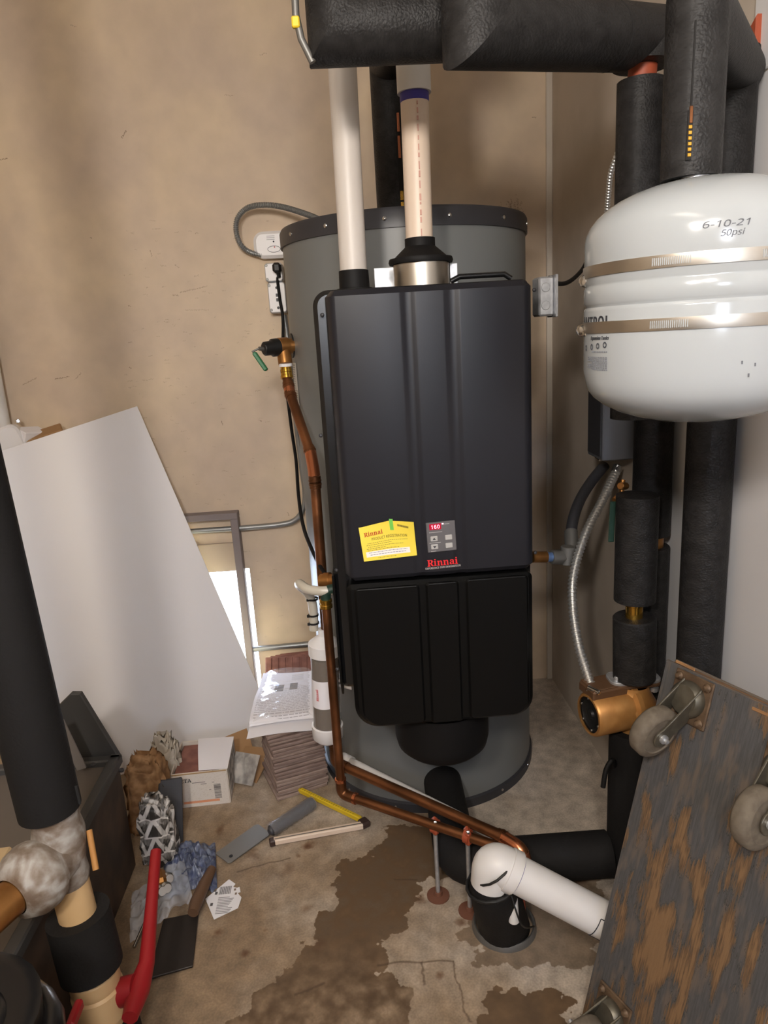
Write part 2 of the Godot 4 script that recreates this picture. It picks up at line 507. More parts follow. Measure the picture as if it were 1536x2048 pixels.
func _ready() -> void:
	# ---------- camera, sky, lights, exposure ----------
	var cam := Camera3D.new()
	cam.name = "camera"
	cam.fov = rad_to_deg(2.0 * atan(1024.0 / FOCAL))
	cam.near = 0.02
	add_child(cam)
	view = Basis.from_euler(Vector3(deg_to_rad(-14.1), deg_to_rad(-2.5), deg_to_rad(-3.4)))
	cam.transform = Transform3D(view, EYE)
	cam.current = true
	var env := Environment.new()
	env.tonemap_mode = Environment.TONE_MAPPER_LINEAR
	env.tonemap_exposure = 1.04
	env.background_mode = Environment.BG_SKY
	var sky := Sky.new()
	var sm := ProceduralSkyMaterial.new()
	sm.sky_top_color = Color(0.80, 0.88, 1.0)
	sm.sky_horizon_color = Color(0.92, 0.95, 1.0)
	sm.ground_bottom_color = Color(0.7, 0.7, 0.7)
	sm.ground_horizon_color = Color(0.9, 0.9, 0.9)
	sm.sky_energy_multiplier = 4.5
	sm.ground_energy_multiplier = 4.5
	sky.sky_material = sm
	env.sky = sky
	env.sdfgi_enabled = true
	env.ssao_enabled = true
	env.ssil_enabled = true
	var we := WorldEnvironment.new()
	we.name = "world"
	we.environment = env
	add_child(we)
	mt("lamp_face", Color(1, 0.95, 0.86), 0.5)
	M["lamp_face"].emission_enabled = true
	M["lamp_face"].emission = Color(1, 0.95, 0.86)
	M["lamp_face"].emission_energy_multiplier = 4.0
	mt("lamp_body", C(40, 40, 42), 0.5)
	lamp("work_light", Vector3(-0.44, 2.05, 0.55), Vector3(0.0, 1.1, -2.4), Vector2(0.16, 0.2), 2.45, Color(1.0, 0.965, 0.93), "stronger of two black work lamps on stands, nearer the dark machine casing")
	lamp("work_light", Vector3(0.04, 2.06, 0.5), Vector3(0.0, 1.1, -2.4), Vector2(0.16, 0.2), 1.6, Color(1.0, 0.965, 0.93), "weaker of two black work lamps on stands, nearer the white wall sheet")
	lamp("ceiling_light", Vector3(-0.45, HC - 0.06, 0.2), Vector3(-0.45, 0, 0.199), Vector2(0.3, 1.1), 0.45, Color(1.0, 0.96, 0.92), "flat ceiling lamp above the boiler room")
	materials()
	room()
	heater()
	tank_and_vents()
	black_pipes()
	expansion()
	pump_side()
	copper_and_drain()
	wall_gear()
	left_side()
	floor_clutter()
	dolly()

func lamp(called: String, p: Vector3, aim: Vector3, size: Vector2, energy: float, c: Color, label: String) -> void:
	var o := thing(called, label, "lamp", Vector3.ZERO)
	var d := (aim - p).normalized()
	var xf := Transform3D(Basis.looking_at(d, Vector3.UP if absf(d.y) < 0.95 else Vector3.FORWARD), p)
	var s := S()
	box(s, xf.translated_local(Vector3(0, 0, 0.026)), Vector3(size.x + 0.04, size.y + 0.04, 0.05), 0.008)
	put("lamp_housing", s, M["lamp_body"], o)
	s = S()
	box(s, xf, Vector3(size.x, size.y, 0.004), 0.001)
	put("lamp_glow", s, M["lamp_face"], o)
	if called == "work_light":
		s = S()
		tube(s, [p + xf.basis.z * 0.05, Vector3(p.x, p.y - 0.05, p.z + 0.1), Vector3(p.x, 0.02, p.z + 0.1)], 0.015)
		for a in 3: tube(s, [Vector3(p.x, 0.4, p.z + 0.1), Vector3(p.x + 0.3 * sin(a * TAU / 3), 0.01, p.z + 0.1 + 0.3 * cos(a * TAU / 3))], 0.01)
		put("lamp_stand", s, M["lamp_body"], o)
	var l := AreaLight3D.new()
	l.name = "light"
	l.area_size = size
	l.light_energy = energy
	l.light_color = c
	l.area_range = 12.0
	l.area_attenuation = 2.0
	l.shadow_enabled = true
	o.add_child(l)
	l.transform = xf.translated_local(Vector3(0, 0, -0.006))

func materials() -> void:
	# foam insulation, metals, plastics
	var orange_peel := nnorm(41, 0.11, 2.2, 256, 2)
	var foam := mt("foam", C(44, 43, 43), 0.5, 0.0, 0.32)
	tripl(foam, Vector3(6, 6, 6), ntex(42, 0.02, C(31, 30, 30), C(42, 41, 41), 256), orange_peel, 0.8)
	var foam_flat := mt("foam_flat", C(30, 29, 29), 0.7, 0.0, 0.3)
	tripl(foam_flat, Vector3(5, 5, 5), null, nnorm(43, 0.08, 1.2), 0.5)
	mt("foam_cut", C(26, 25, 25), 0.9)
	var cu := mt("copper", C(150, 88, 52), 0.38, 0.85)
	tripl(cu, Vector3(2.5, 2.5, 2.5), ntex(51, 0.012, C(104, 68, 44), C(158, 104, 68), 256, 5))
	var cub := mt("copper_bright", C(205, 125, 90), 0.24, 0.95)
	cub.albedo_color = C(214, 136, 98)
	var br := mt("brass", C(168, 120, 66), 0.35, 0.85)
	tripl(br, Vector3(3, 3, 3), ntex(52, 0.02, C(150, 104, 58), C(184, 132, 76), 256))
	mt("brass_bright", C(214, 168, 74), 0.22, 0.95)
	var bz := mt("bronze", C(190, 140, 78), 0.4, 0.55)
	tripl(bz, Vector3(4, 4, 4), ntex(53, 0.02, C(178, 126, 70), C(198, 146, 86), 256))
	mt("bronze_dark", C(104, 76, 54), 0.5, 0.3)
	mt("chrome", C(205, 205, 205), 0.22, 1.0)
	mt("armour", C(222, 222, 220), 0.3, 0.85)
	mt("steel_brushed", C(176, 168, 156), 0.32, 1.0)
	M["steel_brushed"].anisotropy_enabled = true
	M["steel_brushed"].anisotropy = 0.5
	var gal := mt("galvanized", C(190, 192, 196), 0.42, 0.7)
	tripl(gal, Vector3(9, 9, 9), ntex(54, 0.03, C(182, 184, 188), C(198, 200, 203), 256, 2, FastNoiseLite.TYPE_CELLULAR))
	mt("steel_grey", C(120, 119, 116), 0.45, 0.6)
	var zinc := mt("conduit_metal", C(150, 152, 152), 0.4, 0.75)
	zinc.roughness = 0.42
	# heater and tank
	var hp := mt("heater_paint", C(33, 33, 38), 0.36, 0.0, 0.37)
	tripl(hp, Vector3(10, 10, 10), null, nnorm(61, 0.2, 0.5), 0.22)
	var hb := mt("heater_black", C(12, 12, 12), 0.38, 0.0, 0.3)
	tripl(hb, Vector3(10, 10, 10), null, nnorm(62, 0.2, 0.5), 0.2)
	mt("gloss_black", C(22, 22, 23), 0.25)
	mt("rubber", C(22, 21, 21), 0.6, 0.0, 0.3)
	mt("tank_grey", C(112, 114, 113), 0.42)
	mt("tank_band", C(50, 50, 54), 0.42)
	mt("black_plastic", C(20, 20, 20), 0.5)
	mt("grey_box", C(92, 94, 100), 0.5)
	mt("dark_grey", C(50, 50, 54), 0.5)
	var cream := mt("pvc", C(203, 195, 187), 0.42)
	cream.subsurf_scatter_enabled = false
	mt("pvc_warm", C(224, 204, 184), 0.42)
	mt("pvc_white", C(214, 211, 207), 0.4)
	mt("purple", C(60, 52, 140), 0.5)
	mt("ink_red", C(206, 158, 142), 0.7)
	mt("tank_white", C(160, 164, 166), 0.16, 0.0, 0.5)
	mt("ink", C(40, 42, 48), 0.7)
	mt("ink_soft", C(90, 92, 98), 0.7)
	mt("white_plastic", C(232, 230, 230), 0.4)
	mt("paper", C(238, 236, 240), 0.75)
	mt("red_ink", C(196, 34, 40), 0.5)
	mt("logo_red", C(232, 44, 50), 0.45)
	mt("card_red", C(190, 66, 28), 0.6)
	mt("card_ink", C(98, 86, 34), 0.7)
	mt("tape_green", C(120, 205, 90), 0.4)
	mt("panel_grey", C(98, 96, 98), 0.45)
	mt("button_grey", C(180, 178, 176), 0.4)
	var led := mt("display_red", C(60, 6, 20), 0.3)
	led.emission_enabled = true
	led.emission = Color(1.0, 0.05, 0.25)
	led.emission_energy_multiplier = 0.5
	var led2 := mt("display_digit", C(255, 200, 210), 0.3)
	led2.emission_enabled = true
	led2.emission = Color(1.0, 0.7, 0.8)
	led2.emission_energy_multiplier = 2.0
	mt("orange", C(160, 74, 46), 0.55)
	mt("green", C(44, 110, 70), 0.45)
	mt("green_dark", C(26, 54, 44), 0.5)
	mt("yellow", C(222, 190, 40), 0.5)
	mt("red_plastic", C(146, 26, 30), 0.45)
	mt("cpvc", C(206, 172, 126), 0.42)
	var vinyl := mt("vinyl", Color(0.82, 0.80, 0.76, 0.22), 0.12)
	vinyl.transparency = BaseMaterial3D.TRANSPARENCY_ALPHA
	mt("vinyl_tube", C(196, 190, 176), 0.3)
	mt("media", C(78, 60, 50), 0.8)
	# surfaces
	var fm := mt("concrete", Color.WHITE, 0.72)
	fm.albedo_texture = itex(make_floor_image())
	fm.texture_repeat = false
	var fm2 := mt("concrete_plain", Color.WHITE, 0.75)
	tripl(fm2, Vector3(0.7, 0.7, 0.7), ntex(71, 0.01, C(128, 110, 86), C(160, 144, 122)))
	var wm := mt("wall_paint", Color.WHITE, 0.6)
	wm.albedo_texture = itex(make_wall_image())
	wm.texture_repeat = false
	var wp := mt("wall_tan", C(205, 188, 160), 0.62)
	tripl(wp, Vector3(0.6, 0.6, 0.6), ntex(72, 0.008, C(194, 175, 151), C(208, 191, 167)))
	mt("wall_white", C(220, 219, 220), 0.5)
	mt("ceiling_paint", C(225, 220, 212), 0.8)
	mt("outdoor", C(225, 222, 216), 0.9)
	mt("trim_paint", C(206, 196, 182), 0.55)
	mt("white_board", C(226, 223, 223), 0.42)
	mt("board_core", C(196, 180, 140), 0.8)
	mt("frame_grey", C(128, 118, 118), 0.6)
	mt("sheet_metal", C(74, 74, 74), 0.5, 0.3)
	var rusty := mt("brown_panel", C(70, 56, 46), 0.6)
	tripl(rusty, Vector3(1.5, 1.5, 1.5), ntex(73, 0.01, C(58, 48, 42), C(84, 66, 54)))

func room() -> void:
	var x0 := XL
	var zm := ZB + 1.95
	var s := S()
	var up := Vector3.UP
	tri(s, Vector3(x0, 0, ZB), Vector3(XR, 0, ZB), Vector3(XR, 0, zm), up, up, up, Vector2(0, 0), Vector2(1, 0), Vector2(1, 1))
	tri(s, Vector3(x0, 0, ZB), Vector3(XR, 0, zm), Vector3(x0, 0, zm), up, up, up, Vector2(0, 0), Vector2(1, 1), Vector2(0, 1))
	var slab := cuboid(Vector3(x0 - 0.2, -0.2, ZB - 0.2), Vector3(XR + 0.2, -0.001, ZF + 0.2), 0.0)
	var fo := struct("floor", s, M["concrete"])
	struct("floor_slab", slab, M["concrete_plain"], fo)
	s = S()
	quad(s, Vector3(x0, 0, zm), Vector3(XR, 0, zm), Vector3(XR, 0, ZF), Vector3(x0, 0, ZF), up)
	struct("floor_near", s, M["concrete_plain"], fo)
	# back wall round the vent opening
	var hx0 := -0.86
	var hx1 := -0.428
	var hy0 := 0.06
	var hy1 := 0.58
	s = S()
	var w := func(xa: float, ya: float, xb: float, yb: float) -> void:
		var uv := func(x: float, y: float) -> Vector2: return Vector2((x - XL) / (XR - XL), (HC - y) / HC)
		var n := Vector3(0, 0, 1)
		tri(s, Vector3(xa, ya, ZB), Vector3(xb, ya, ZB), Vector3(xb, yb, ZB), n, n, n, uv.call(xa, ya), uv.call(xb, ya), uv.call(xb, yb))
		tri(s, Vector3(xa, ya, ZB), Vector3(xb, yb, ZB), Vector3(xa, yb, ZB), n, n, n, uv.call(xa, ya), uv.call(xb, yb), uv.call(xa, yb))
		box(s, T(Vector3((xa + xb) / 2, (ya + yb) / 2, ZB - 0.061)), Vector3(xb - xa, yb - ya, 0.12), 0.0)
	w.call(XL - 0.0, 0.0, hx0, HC)
	w.call(hx1, 0.0, XR, HC)
	w.call(hx0, hy1, hx1, HC)
	w.call(hx0, 0.0, hx1, hy0)
	struct("wall_back", s, M["wall_paint"])
	# right wall, its white sheet and the corner strip
	var wr := struct("wall_right", cuboid(Vector3(XR, 0, ZB - 0.12), Vector3(XR + 0.12, HC, ZF), 0.0), tripl(mt("wall_greige", C(192, 180, 166), 0.6), Vector3(0.6, 0.6, 0.6), ntex(76, 0.008, C(184, 172, 157), C(198, 186, 172))))
	struct("wall_panel", cuboid(Vector3(XR - 0.006, 0.02, -1.9), Vector3(XR + 0.01, 1.86, 0.6), 0.002), M["wall_white"], wr)
	struct("wall_panel", cuboid(Vector3(XR - 0.006, 1.864, -1.41), Vector3(XR + 0.01, HC, 0.6), 0.002), M["wall_white"], wr)
	struct("trim_corner", cuboid(Vector3(XR - 0.022, 0, ZB), Vector3(XR, HC, ZB + 0.012), 0.002), M["trim_paint"])
	struct("wall_left", cuboid(Vector3(XL - 0.12, 0, ZB - 0.12), Vector3(XL, HC, ZF), 0.0), M["wall_tan"])
	# the near wall has a window behind the viewer
	s = S()
	for q in [[XL, 0.0, 0.0, HC], [0.5, 0.0, XR, HC], [0.0, 0.0, 0.5, 1.42], [0.0, 1.95, 0.5, HC]]:
		box(s, T(Vector3((q[0] + q[2]) / 2, (q[1] + q[3]) / 2, ZF + 0.06)), Vector3(q[2] - q[0], q[3] - q[1], 0.12), 0.0)
	struct("wall_front", s, M["wall_tan"])
	s = S()
	for q in [[0.015, 1.685, 0.03, 0.53], [0.485, 1.685, 0.03, 0.53], [0.25, 1.435, 0.5, 0.03], [0.25, 1.935, 0.5, 0.03]]:
		box(s, T(Vector3(q[0], q[1], ZF + 0.05)), Vector3(q[2], q[3], 0.06), 0.002)
	struct("window_1", s, M["trim_paint"])
	struct("ceiling", cuboid(Vector3(XL - 0.12, HC, ZB - 0.12), Vector3(XR + 0.12, HC + 0.12, ZF + 0.12), 0.0), M["ceiling_paint"])
	struct("ground", cuboid(Vector3(-9, -0.3, -14), Vector3(9, -0.21, ZB - 0.13), 0.0), M["outdoor"])

func heater() -> void:
	var o := thing("water_heater", "black wall-hung water heater mounted on the front of the grey tank", "water heater", Vector3(0.19, 0.36, -1.7))
	var s := S()
	prism(s, T(Vector3(0, 0, -1.715)), rounded(-0.058, 0.60, 0.418, 1.548, [0.02, 0.02, 0.014, 0.035], 8), 0.21, 0.010)
	put("back_case", s, M["gloss_black"], o)
	# upper cover: vertical grooves, pressed from one sheet
	var prof: Array = []
	for q in [[0.412, -1.615], [0.412, -1.575], [0.408, -1.562], [0.398, -1.5525], [0.388, -1.55], [0.256, -1.55], [0.2515, -1.5503], [0.2455, -1.553], [0.24, -1.5537], [0.234, -1.5537], [0.2285, -1.553], [0.2225, -1.5503], [0.218, -1.55], [0.163, -1.55], [0.158, -1.5503], [0.152, -1.553], [0.147, -1.5537], [0.14, -1.5537], [0.1355, -1.553], [0.1295, -1.5503], [0.125, -1.55], [-0.008, -1.55], [-0.014, -1.5515], [-0.019, -1.556], [-0.029, -1.583], [-0.031, -1.615]]:
		prof.append(Vector2(q[0], q[1]))
	s = S()
	prism(s, Transform3D(Basis(Vector3.RIGHT, Vector3.BACK, Vector3.DOWN), Vector3(0, 1.2205, 0)), prof, 0.645, 0.012, 0.6)
	put("upper_cover", s, M["heater_paint"], o)
	# lower cover: three raised panels on a dark pan
	s = S()
	prism(s, T(Vector3(0, 0, -1.5985)), rounded(-0.03, 0.515, 0.408, 0.888, [0.06, 0.05, 0.014, 0.014], 8), 0.085, 0.010)
	var lc := put("lower_cover", s, M["heater_black"], o)
	for q in [[-0.012, 0.522, 0.140, 0.880, [0.045, 0.012, 0.01, 0.01]], [0.154, 0.518, 0.232, 0.882, [0.008, 0.008, 0.008, 0.008]], [0.248, 0.522, 0.396, 0.884, [0.012, 0.04, 0.01, 0.01]]]:
		s = S()
		prism(s, T(Vector3(0, 0, -1.556)), rounded(q[0], q[1], q[2], q[3], q[4], 6), 0.012, 0.005)
		tube(s, [Vector3(q[0] + 0.008, q[3] - 0.0035, -1.5535), Vector3(q[2] - 0.008, q[3] - 0.0035, -1.5535)], 0.0038, 14)
		put("cover_panel", s, M["heater_black"], lc)
	s = S()
	prism(s, T(Vector3(0, 0, -1.70)), rounded(0.03, 0.478, 0.36, 0.53, [0.02, 0.02, 0.0, 0.0], 4), 0.14, 0.004)
	put("base_plate", s, M["rubber"], o)
	s = S()
	lathe(s, T(Vector3(0.197, 0, -1.72)), [Vector2(0, 0.345), Vector2(0.06, 0.347), Vector2(0.105, 0.356), Vector2(0.121, 0.372), Vector2(0.126, 0.395), Vector2(0.126, 0.49)], 40)
	put("bottom_drum", s, M["rubber"], o)
	# bracket on the lower flank
	s = S()
	prism(s, Transform3D(Basis(Vector3.BACK, Vector3.UP, Vector3.LEFT), Vector3(-0.06, 0, 0)), [Vector2(-1.82, 0.87), Vector2(-1.60, 0.90), Vector2(-1.60, 0.62), Vector2(-1.66, 0.56), Vector2(-1.82, 0.62)], 0.006, 0.001)
	put("side_bracket", s, M["heater_black"], o)
	for q in [[645, 630], [642, 871], [673, 1140], [675, 1338], [1068, 580], [1070, 1105]]:
		var p := at(q[0], q[1], 1.598)
		s = S()
		lathe(s, along(p, Vector3(-0.5 if q[0] < 800 else 0.4, 0, 1)), [Vector2(0.0045, 0), Vector2(0.0042, 0.003), Vector2(0.0025, 0.0045), Vector2(0, 0.0048)], 10)
		put("screw", s, M["dark_grey"], o)
	# top rail, brackets, gas collar
	s = S()
	tube(s, [Vector3(0.25, 1.553, -1.64), Vector3(0.27, 1.562, -1.64), Vector3(0.37, 1.562, -1.64), Vector3(0.385, 1.552, -1.64)], 0.006, 8)
	put("handle", s, M["gloss_black"], o)
	s = S()
	box(s, T(Vector3(0.118, 1.575, -1.79)), Vector3(0.06, 0.055, 0.003), 0.001)
	put("mounting_bracket", s, M["galvanized"], o)
	s = S()
	box(s, T(Vector3(0.265, 1.573, -1.70)), Vector3(0.018, 0.045, 0.02), 0.001)
	put("mounting_bracket", s, M["galvanized"], o)
	# vent collars
	var cx := 0.190
	s = S()
	lathe(s, T(Vector3(cx, 0, -1.685)), [Vector2(0.063, 1.547), Vector2(0.063, 1.597)], 36)
	var col := put("exhaust_collar", s, M["steel_brushed"], o)
	s = S()
	lathe(s, T(Vector3(cx, 0, -1.685)), [Vector2(0.0632, 1.598), Vector2(0.071, 1.597), Vector2(0.073, 1.602), Vector2(0.071, 1.609), Vector2(0.060, 1.611), Vector2(0.034, 1.634), Vector2(0.034, 1.651), Vector2(0.031, 1.652)], 36)
	put("rubber_reducer", s, M["rubber"], col)
	s = S()
	lathe(s, T(Vector3(0.037, 0, -1.68)), [Vector2(0.04, 1.546), Vector2(0.04, 1.552), Vector2(0.0345, 1.553), Vector2(0.0335, 1.590), Vector2(0.031, 1.591)], 30)
	put("intake_collar", s, M["rubber"], o)
	# control panel, display, buttons
	var zf := 1.549
	var tl := at(851, 1046, zf)
	var tr := at(909, 1040, zf)
	var bl := at(857, 1105, zf)
	var br := at(913, 1100, zf)
	var ux := (tr - tl).normalized()
	var uy := (tl - bl).normalized()
	var pb := Basis(ux, uy, ux.cross(uy)).orthonormalized()
	s = S()
	box(s, Transform3D(pb, (tl + br + tr + bl) / 4), Vector3(tl.distance_to(tr), tl.distance_to(bl), 0.004), 0.001)
	var cp := put("control_panel", s, M["panel_grey"], o)
	s = S()
	box(s, Transform3D(pb, at(870, 1053, zf) + Vector3(0, 0, 0.002)), Vector3(0.027, 0.014, 0.002), 0.0005)
	put("display", s, M["display_red"], cp)
	put("display_digits", lettering("160", 0.0085, "Droid Sans Mono", true, flat(at(870, 1053, zf) + Vector3(0, 0, 0.004), pb.x, pb.y), 0.0006, 1.0), M["display_digit"], cp)
	s = S()
	box(s, Transform3D(pb, at(885, 1047, zf) + Vector3(0, 0, 0.002)), Vector3(0.004, 0.003, 0.002), 0.0005)
	put("indicator_light", s, M["display_digit"], cp)
	var bi := 0
	for q in [[868, 1077], [897, 1074], [869, 1093], [898, 1090]]:
		s = S()
		box(s, Transform3D(pb, at(q[0], q[1], zf) + Vector3(0, 0, 0.002)), Vector3(0.0165, 0.012, 0.004), 0.0012)
		var b := put("button", s, M["button_grey"], cp)
		if bi % 2 == 0:
			s = S()
			var k := 1.0 if bi == 0 else -1.0
			prism(s, Transform3D(pb, at(q[0], q[1], zf) + Vector3(0, 0, 0.0044)), [Vector2(-0.004, -0.0022 * k), Vector2(0.004, -0.0022 * k), Vector2(0, 0.003 * k)], 0.0006)
			put("arrow", s, M["dark_grey"], b)
		bi += 1
	for q in [[871, 1064, 0.03], [870, 1085, 0.026], [893, 1047, 0.012], [867, 1102, 0.012]]:
		s = S()
		box(s, Transform3D(pb, at(q[0], q[1], zf) + Vector3(0, 0, 0.0021)), Vector3(q[2], 0.0012, 0.0006), 0.0)
		put("caption_line", s, M["button_grey"], cp)
	put("logo", lettering("Rinnai", 0.0155, "Droid Serif", true, flat(at(885, 1124, zf) + Vector3(0, 0, 0.0006), pb.x, Vector3.UP), 0.0006, 1.0), M["logo_red"], o)
	put("logo_caption", lettering("EXPERIENCE OUR INNOVATION", 0.0032, "Droid Sans", true, flat(at(886, 1134, zf) + Vector3(0, 0, 0.0006), pb.x, Vector3.UP), 0.0004, 0.86), M["button_grey"], o)
	# yellow registration card
	var c := thing("registration_card", "yellow registration card taped to the front of the black heater", "card", at(775, 1080, 1.546))
	var zc := 1.546
	var q00 := at(717, 1055, zc)
	var q10 := at(826, 1041, zc)
	var q01 := at(728, 1122, zc)
	var q11 := at(834, 1110, zc)
	var im := Image.create(256, 160, false, Image.FORMAT_RGB8)
	im.fill(C(246, 220, 78))
	im.fill_rect(Rect2i(16, 118, 210, 25), C(244, 240, 236))
	for ln in [[30, 80, 190], [24, 88, 120], [30, 97, 170], [22, 105, 90], [26, 112, 150], [30, 123, 185], [36, 133, 170], [70, 149, 90]]:
		var x: int = ln[0]
		while x < ln[0] + ln[2]:
			var wd: int = 3 + (x * 7 + ln[1]) % 9
			im.fill_rect(Rect2i(x, ln[1], mini(wd, ln[0] + ln[2] - x), 2), C(120, 108, 60) if ln[1] < 118 or ln[1] > 145 else C(96, 90, 110))
			x += wd + 3
	for x in 10: im.fill_rect(Rect2i(180 + x * 5, 14 + x, 4, 9), C(120, 100, 40))
	var cm := mt("card_yellow", Color.WHITE, 0.6)
	cm.albedo_texture = itex(im)
	cm.texture_repeat = false
	var cardf := func(u: float, v: float) -> Vector3:
		var p: Vector3 = q00.lerp(q10, u).lerp(q01.lerp(q11, u), v)
		p += (q00 - q01) * 0.11 * (1.0 - v) * maxf(0.0, 1.0 - absf(u - 0.56) * 2.0)
		p.z += 0.002 + 0.006 * u * (1.0 - v) * (1.0 - v) + 0.014 * pow(maxf(0.0, u + (1.0 - v) - 1.25), 1.5) + 0.003 * (1.0 - u) * v
		return p
	s = S()
	sheet(s, 20, 14, cardf)
	put("card_sheet", s, cm, c)
	put("card_title", lettering("Rinnai", 0.0095, "Droid Serif", true, func(a: Vector3) -> Vector3: return cardf.call(0.25 + a.x / 0.125, 0.24 - a.y / 0.08) + Vector3(0, 0, a.z + 0.0006), 0.0004), M["card_red"], c)
	put("card_heading", lettering("PRODUCT REGISTRATION", 0.0058, "Droid Sans", false, func(a: Vector3) -> Vector3: return cardf.call(0.53 + a.x / 0.125, 0.40 - a.y / 0.08) + Vector3(0, 0, a.z + 0.0006), 0.0004, 0.9), M["card_ink"], c)
	s = S()
	sheet(s, 2, 5, func(u: float, v: float) -> Vector3: return cardf.call(0.565 + u * 0.065, maxf(0.0, v * 0.32 - 0.07)) + Vector3(0, 0.0045 * maxf(0.0, 1.0 - v * 4), 0.0008))
	put("tape", s, M["tape_green"], c)

func tank_and_vents() -> void:
	var cx := 0.205
	var cz := -2.27
	var R := 0.362
	var base := Vector3(cx, 0, cz)
	var o := thing("storage_tank", "tall grey cylindrical water tank behind the black heater", "tank", base)
	var s := S()
	lathe(s, T(base), [Vector2(R, 0.02), Vector2(R, 1.712)], 72)
	put("shell", s, M["tank_grey"], o)
	s = S()
	lathe(s, T(base), [Vector2(R - 0.01, 0.0), Vector2(R + 0.007, 0.0), Vector2(R + 0.007, 0.028), Vector2(R, 0.033)], 72)
	put("bottom_ring", s, M["dark_grey"], o)
	s = S()
	lathe(s, T(base), [Vector2(R + 0.001, 1.708), Vector2(R + 0.006, 1.708), Vector2(R + 0.006, 1.748), Vector2(R + 0.001, 1.757), Vector2(R - 0.03, 1.76), Vector2(0, 1.765)], 72)
	var lid := put("top_band", s, M["tank_band"], o)
	for a in [-62, -38, -12, 14, 42, 70]:
		var d := Vector3(sin(deg_to_rad(a)), 0, cos(deg_to_rad(a)))
		s = S()
		lathe(s, along(base + d * (R + 0.005) + Vector3(0, 1.73, 0), d), [Vector2(0.006, 0), Vector2(0.0055, 0.003), Vector2(0.003, 0.005), Vector2(0, 0.0055)], 10)
		put("screw", s, M["chrome"], lid)
	for a in [-50, -22, 8, 34, 60]:
		var d := Vector3(sin(deg_to_rad(a)), 0, cos(deg_to_rad(a)))
		s = S()
		lathe(s, along(base + d * (R + 0.006) + Vector3(0, 0.016, 0), d), [Vector2(0.005, 0), Vector2(0.004, 0.003), Vector2(0, 0.004)], 8)
		put("screw", s, M["chrome"], o)
	# printed label on the flank
	var im := Image.create(64, 160, false, Image.FORMAT_RGB8)
	im.fill(C(196, 196, 190))
	for y in range(4, 156, 5): im.fill_rect(Rect2i(4, y, 40 + (y * 7) % 18, 2), C(130, 130, 126))
	var lm := mt("tank_label", Color.WHITE, 0.5)
	lm.albedo_texture = itex(im)
	s = S()
	sheet(s, 8, 2, func(u: float, v: float) -> Vector3:
		var a := deg_to_rad(-88 + 16 * u)
		return base + Vector3(sin(a) * (R + 0.0012), 1.38 - 0.22 * v, cos(a) * (R + 0.0012)))
	put("warning_label", s, lm, o)
	# black gasket where the relief valve enters
	var hp := at(606, 690, 2.2)
	var hd := (hp - base) * Vector3(1, 0, 1)
	hd = hd.normalized()
	hp = base + hd * R + Vector3(0, hp.y, 0)
	s = S()
	lathe(s, along(hp, hd), [Vector2(0.036, -0.004), Vector2(0.036, 0.003), Vector2(0.02, 0.004)], 24)
	put("gasket", s, M["black_plastic"], o)
	# vent pipes
	var inl := one("intake_pipe", vent(Vector3(0.037, 1.583, -1.68), Vector3(0.0475, 2.6, -1.68), 0.0303), M["pvc"], "cream plastic pipe", "pipe")
	tag(inl, "cream plastic pipe rising from the smaller collar at the heater's left", "pipe")
	inl = one("exhaust_pipe", vent(Vector3(0.189, 1.643, -1.685), Vector3(0.1915, 1.955, -1.685), 0.0303), M["pvc_warm"], "cream plastic pipe rising from the wide steel collar of the heater", "pipe")
	s = S()
	lathe(s, T(Vector3(0.1915, 0, -1.685)), [Vector2(0.0303, 1.944), Vector2(0.0365, 1.944), Vector2(0.0365, 2.0), Vector2(0.034, 2.008), Vector2(0.034, 2.05), Vector2(0.0303, 2.06), Vector2(0.0303, 2.6)], 30)
	put("coupling", s, M["pvc_white"], inl)
	s = S()
	lathe(s, T(Vector3(0.1914, 0, -1.685)), [Vector2(0.0305, 1.926), Vector2(0.0312, 1.928), Vector2(0.0312, 1.945)], 30)
	put("primer_ring", s, M["purple"], inl)
	for q in [[0.0375, 1.62, 0.0473, 2.4], [0.189, 1.66, 0.1914, 1.92]]:   # faint red print down each pipe
		s = S()
		var rng := RandomNumberGenerator.new()
		rng.seed = 9
		var y: float = q[1]
		while y < q[3]:
			var h := rng.randf_range(0.004, 0.016)
			var x: float = lerpf(q[0], q[2], (y - q[1]) / (q[3] - q[1])) + 0.002
			box(s, T(Vector3(x, y, -1.6535)), Vector3(rng.randf_range(0.002, 0.004), h, 0.003), 0.0)
			y += h + rng.randf_range(0.004, 0.012)
		put("pipe_print", s, M["ink_red"], inl if q[0] > 0.1 else get_node("intake_pipe"))

func vent(a: Vector3, b: Vector3, r: float) -> SurfaceTool:
	var s := S()
	tube(s, [a, b], r, 30)
	return s

func foam_pipe(called: String, label: String, pts: Array, r: float, seg := 28, m := "foam", rad := 0.0) -> Node3D:
	var o := thing(called, label, "pipe", pts[-1])
	var s := S()
	tube(s, bend(pts, rad) if rad > 0.0 else pts, r, seg)
	put("foam_sleeve", s, M[m], o)
	return o
func slit(o: Node3D, a: Vector3, b: Vector3, wide: float, m := "foam_cut", called := "seam") -> void:
	var s := S()
	box(s, along((a + b) / 2, b - a), Vector3(wide, a.distance_to(b), 0.003), 0.0005)
	put(called, s, M[m], o)

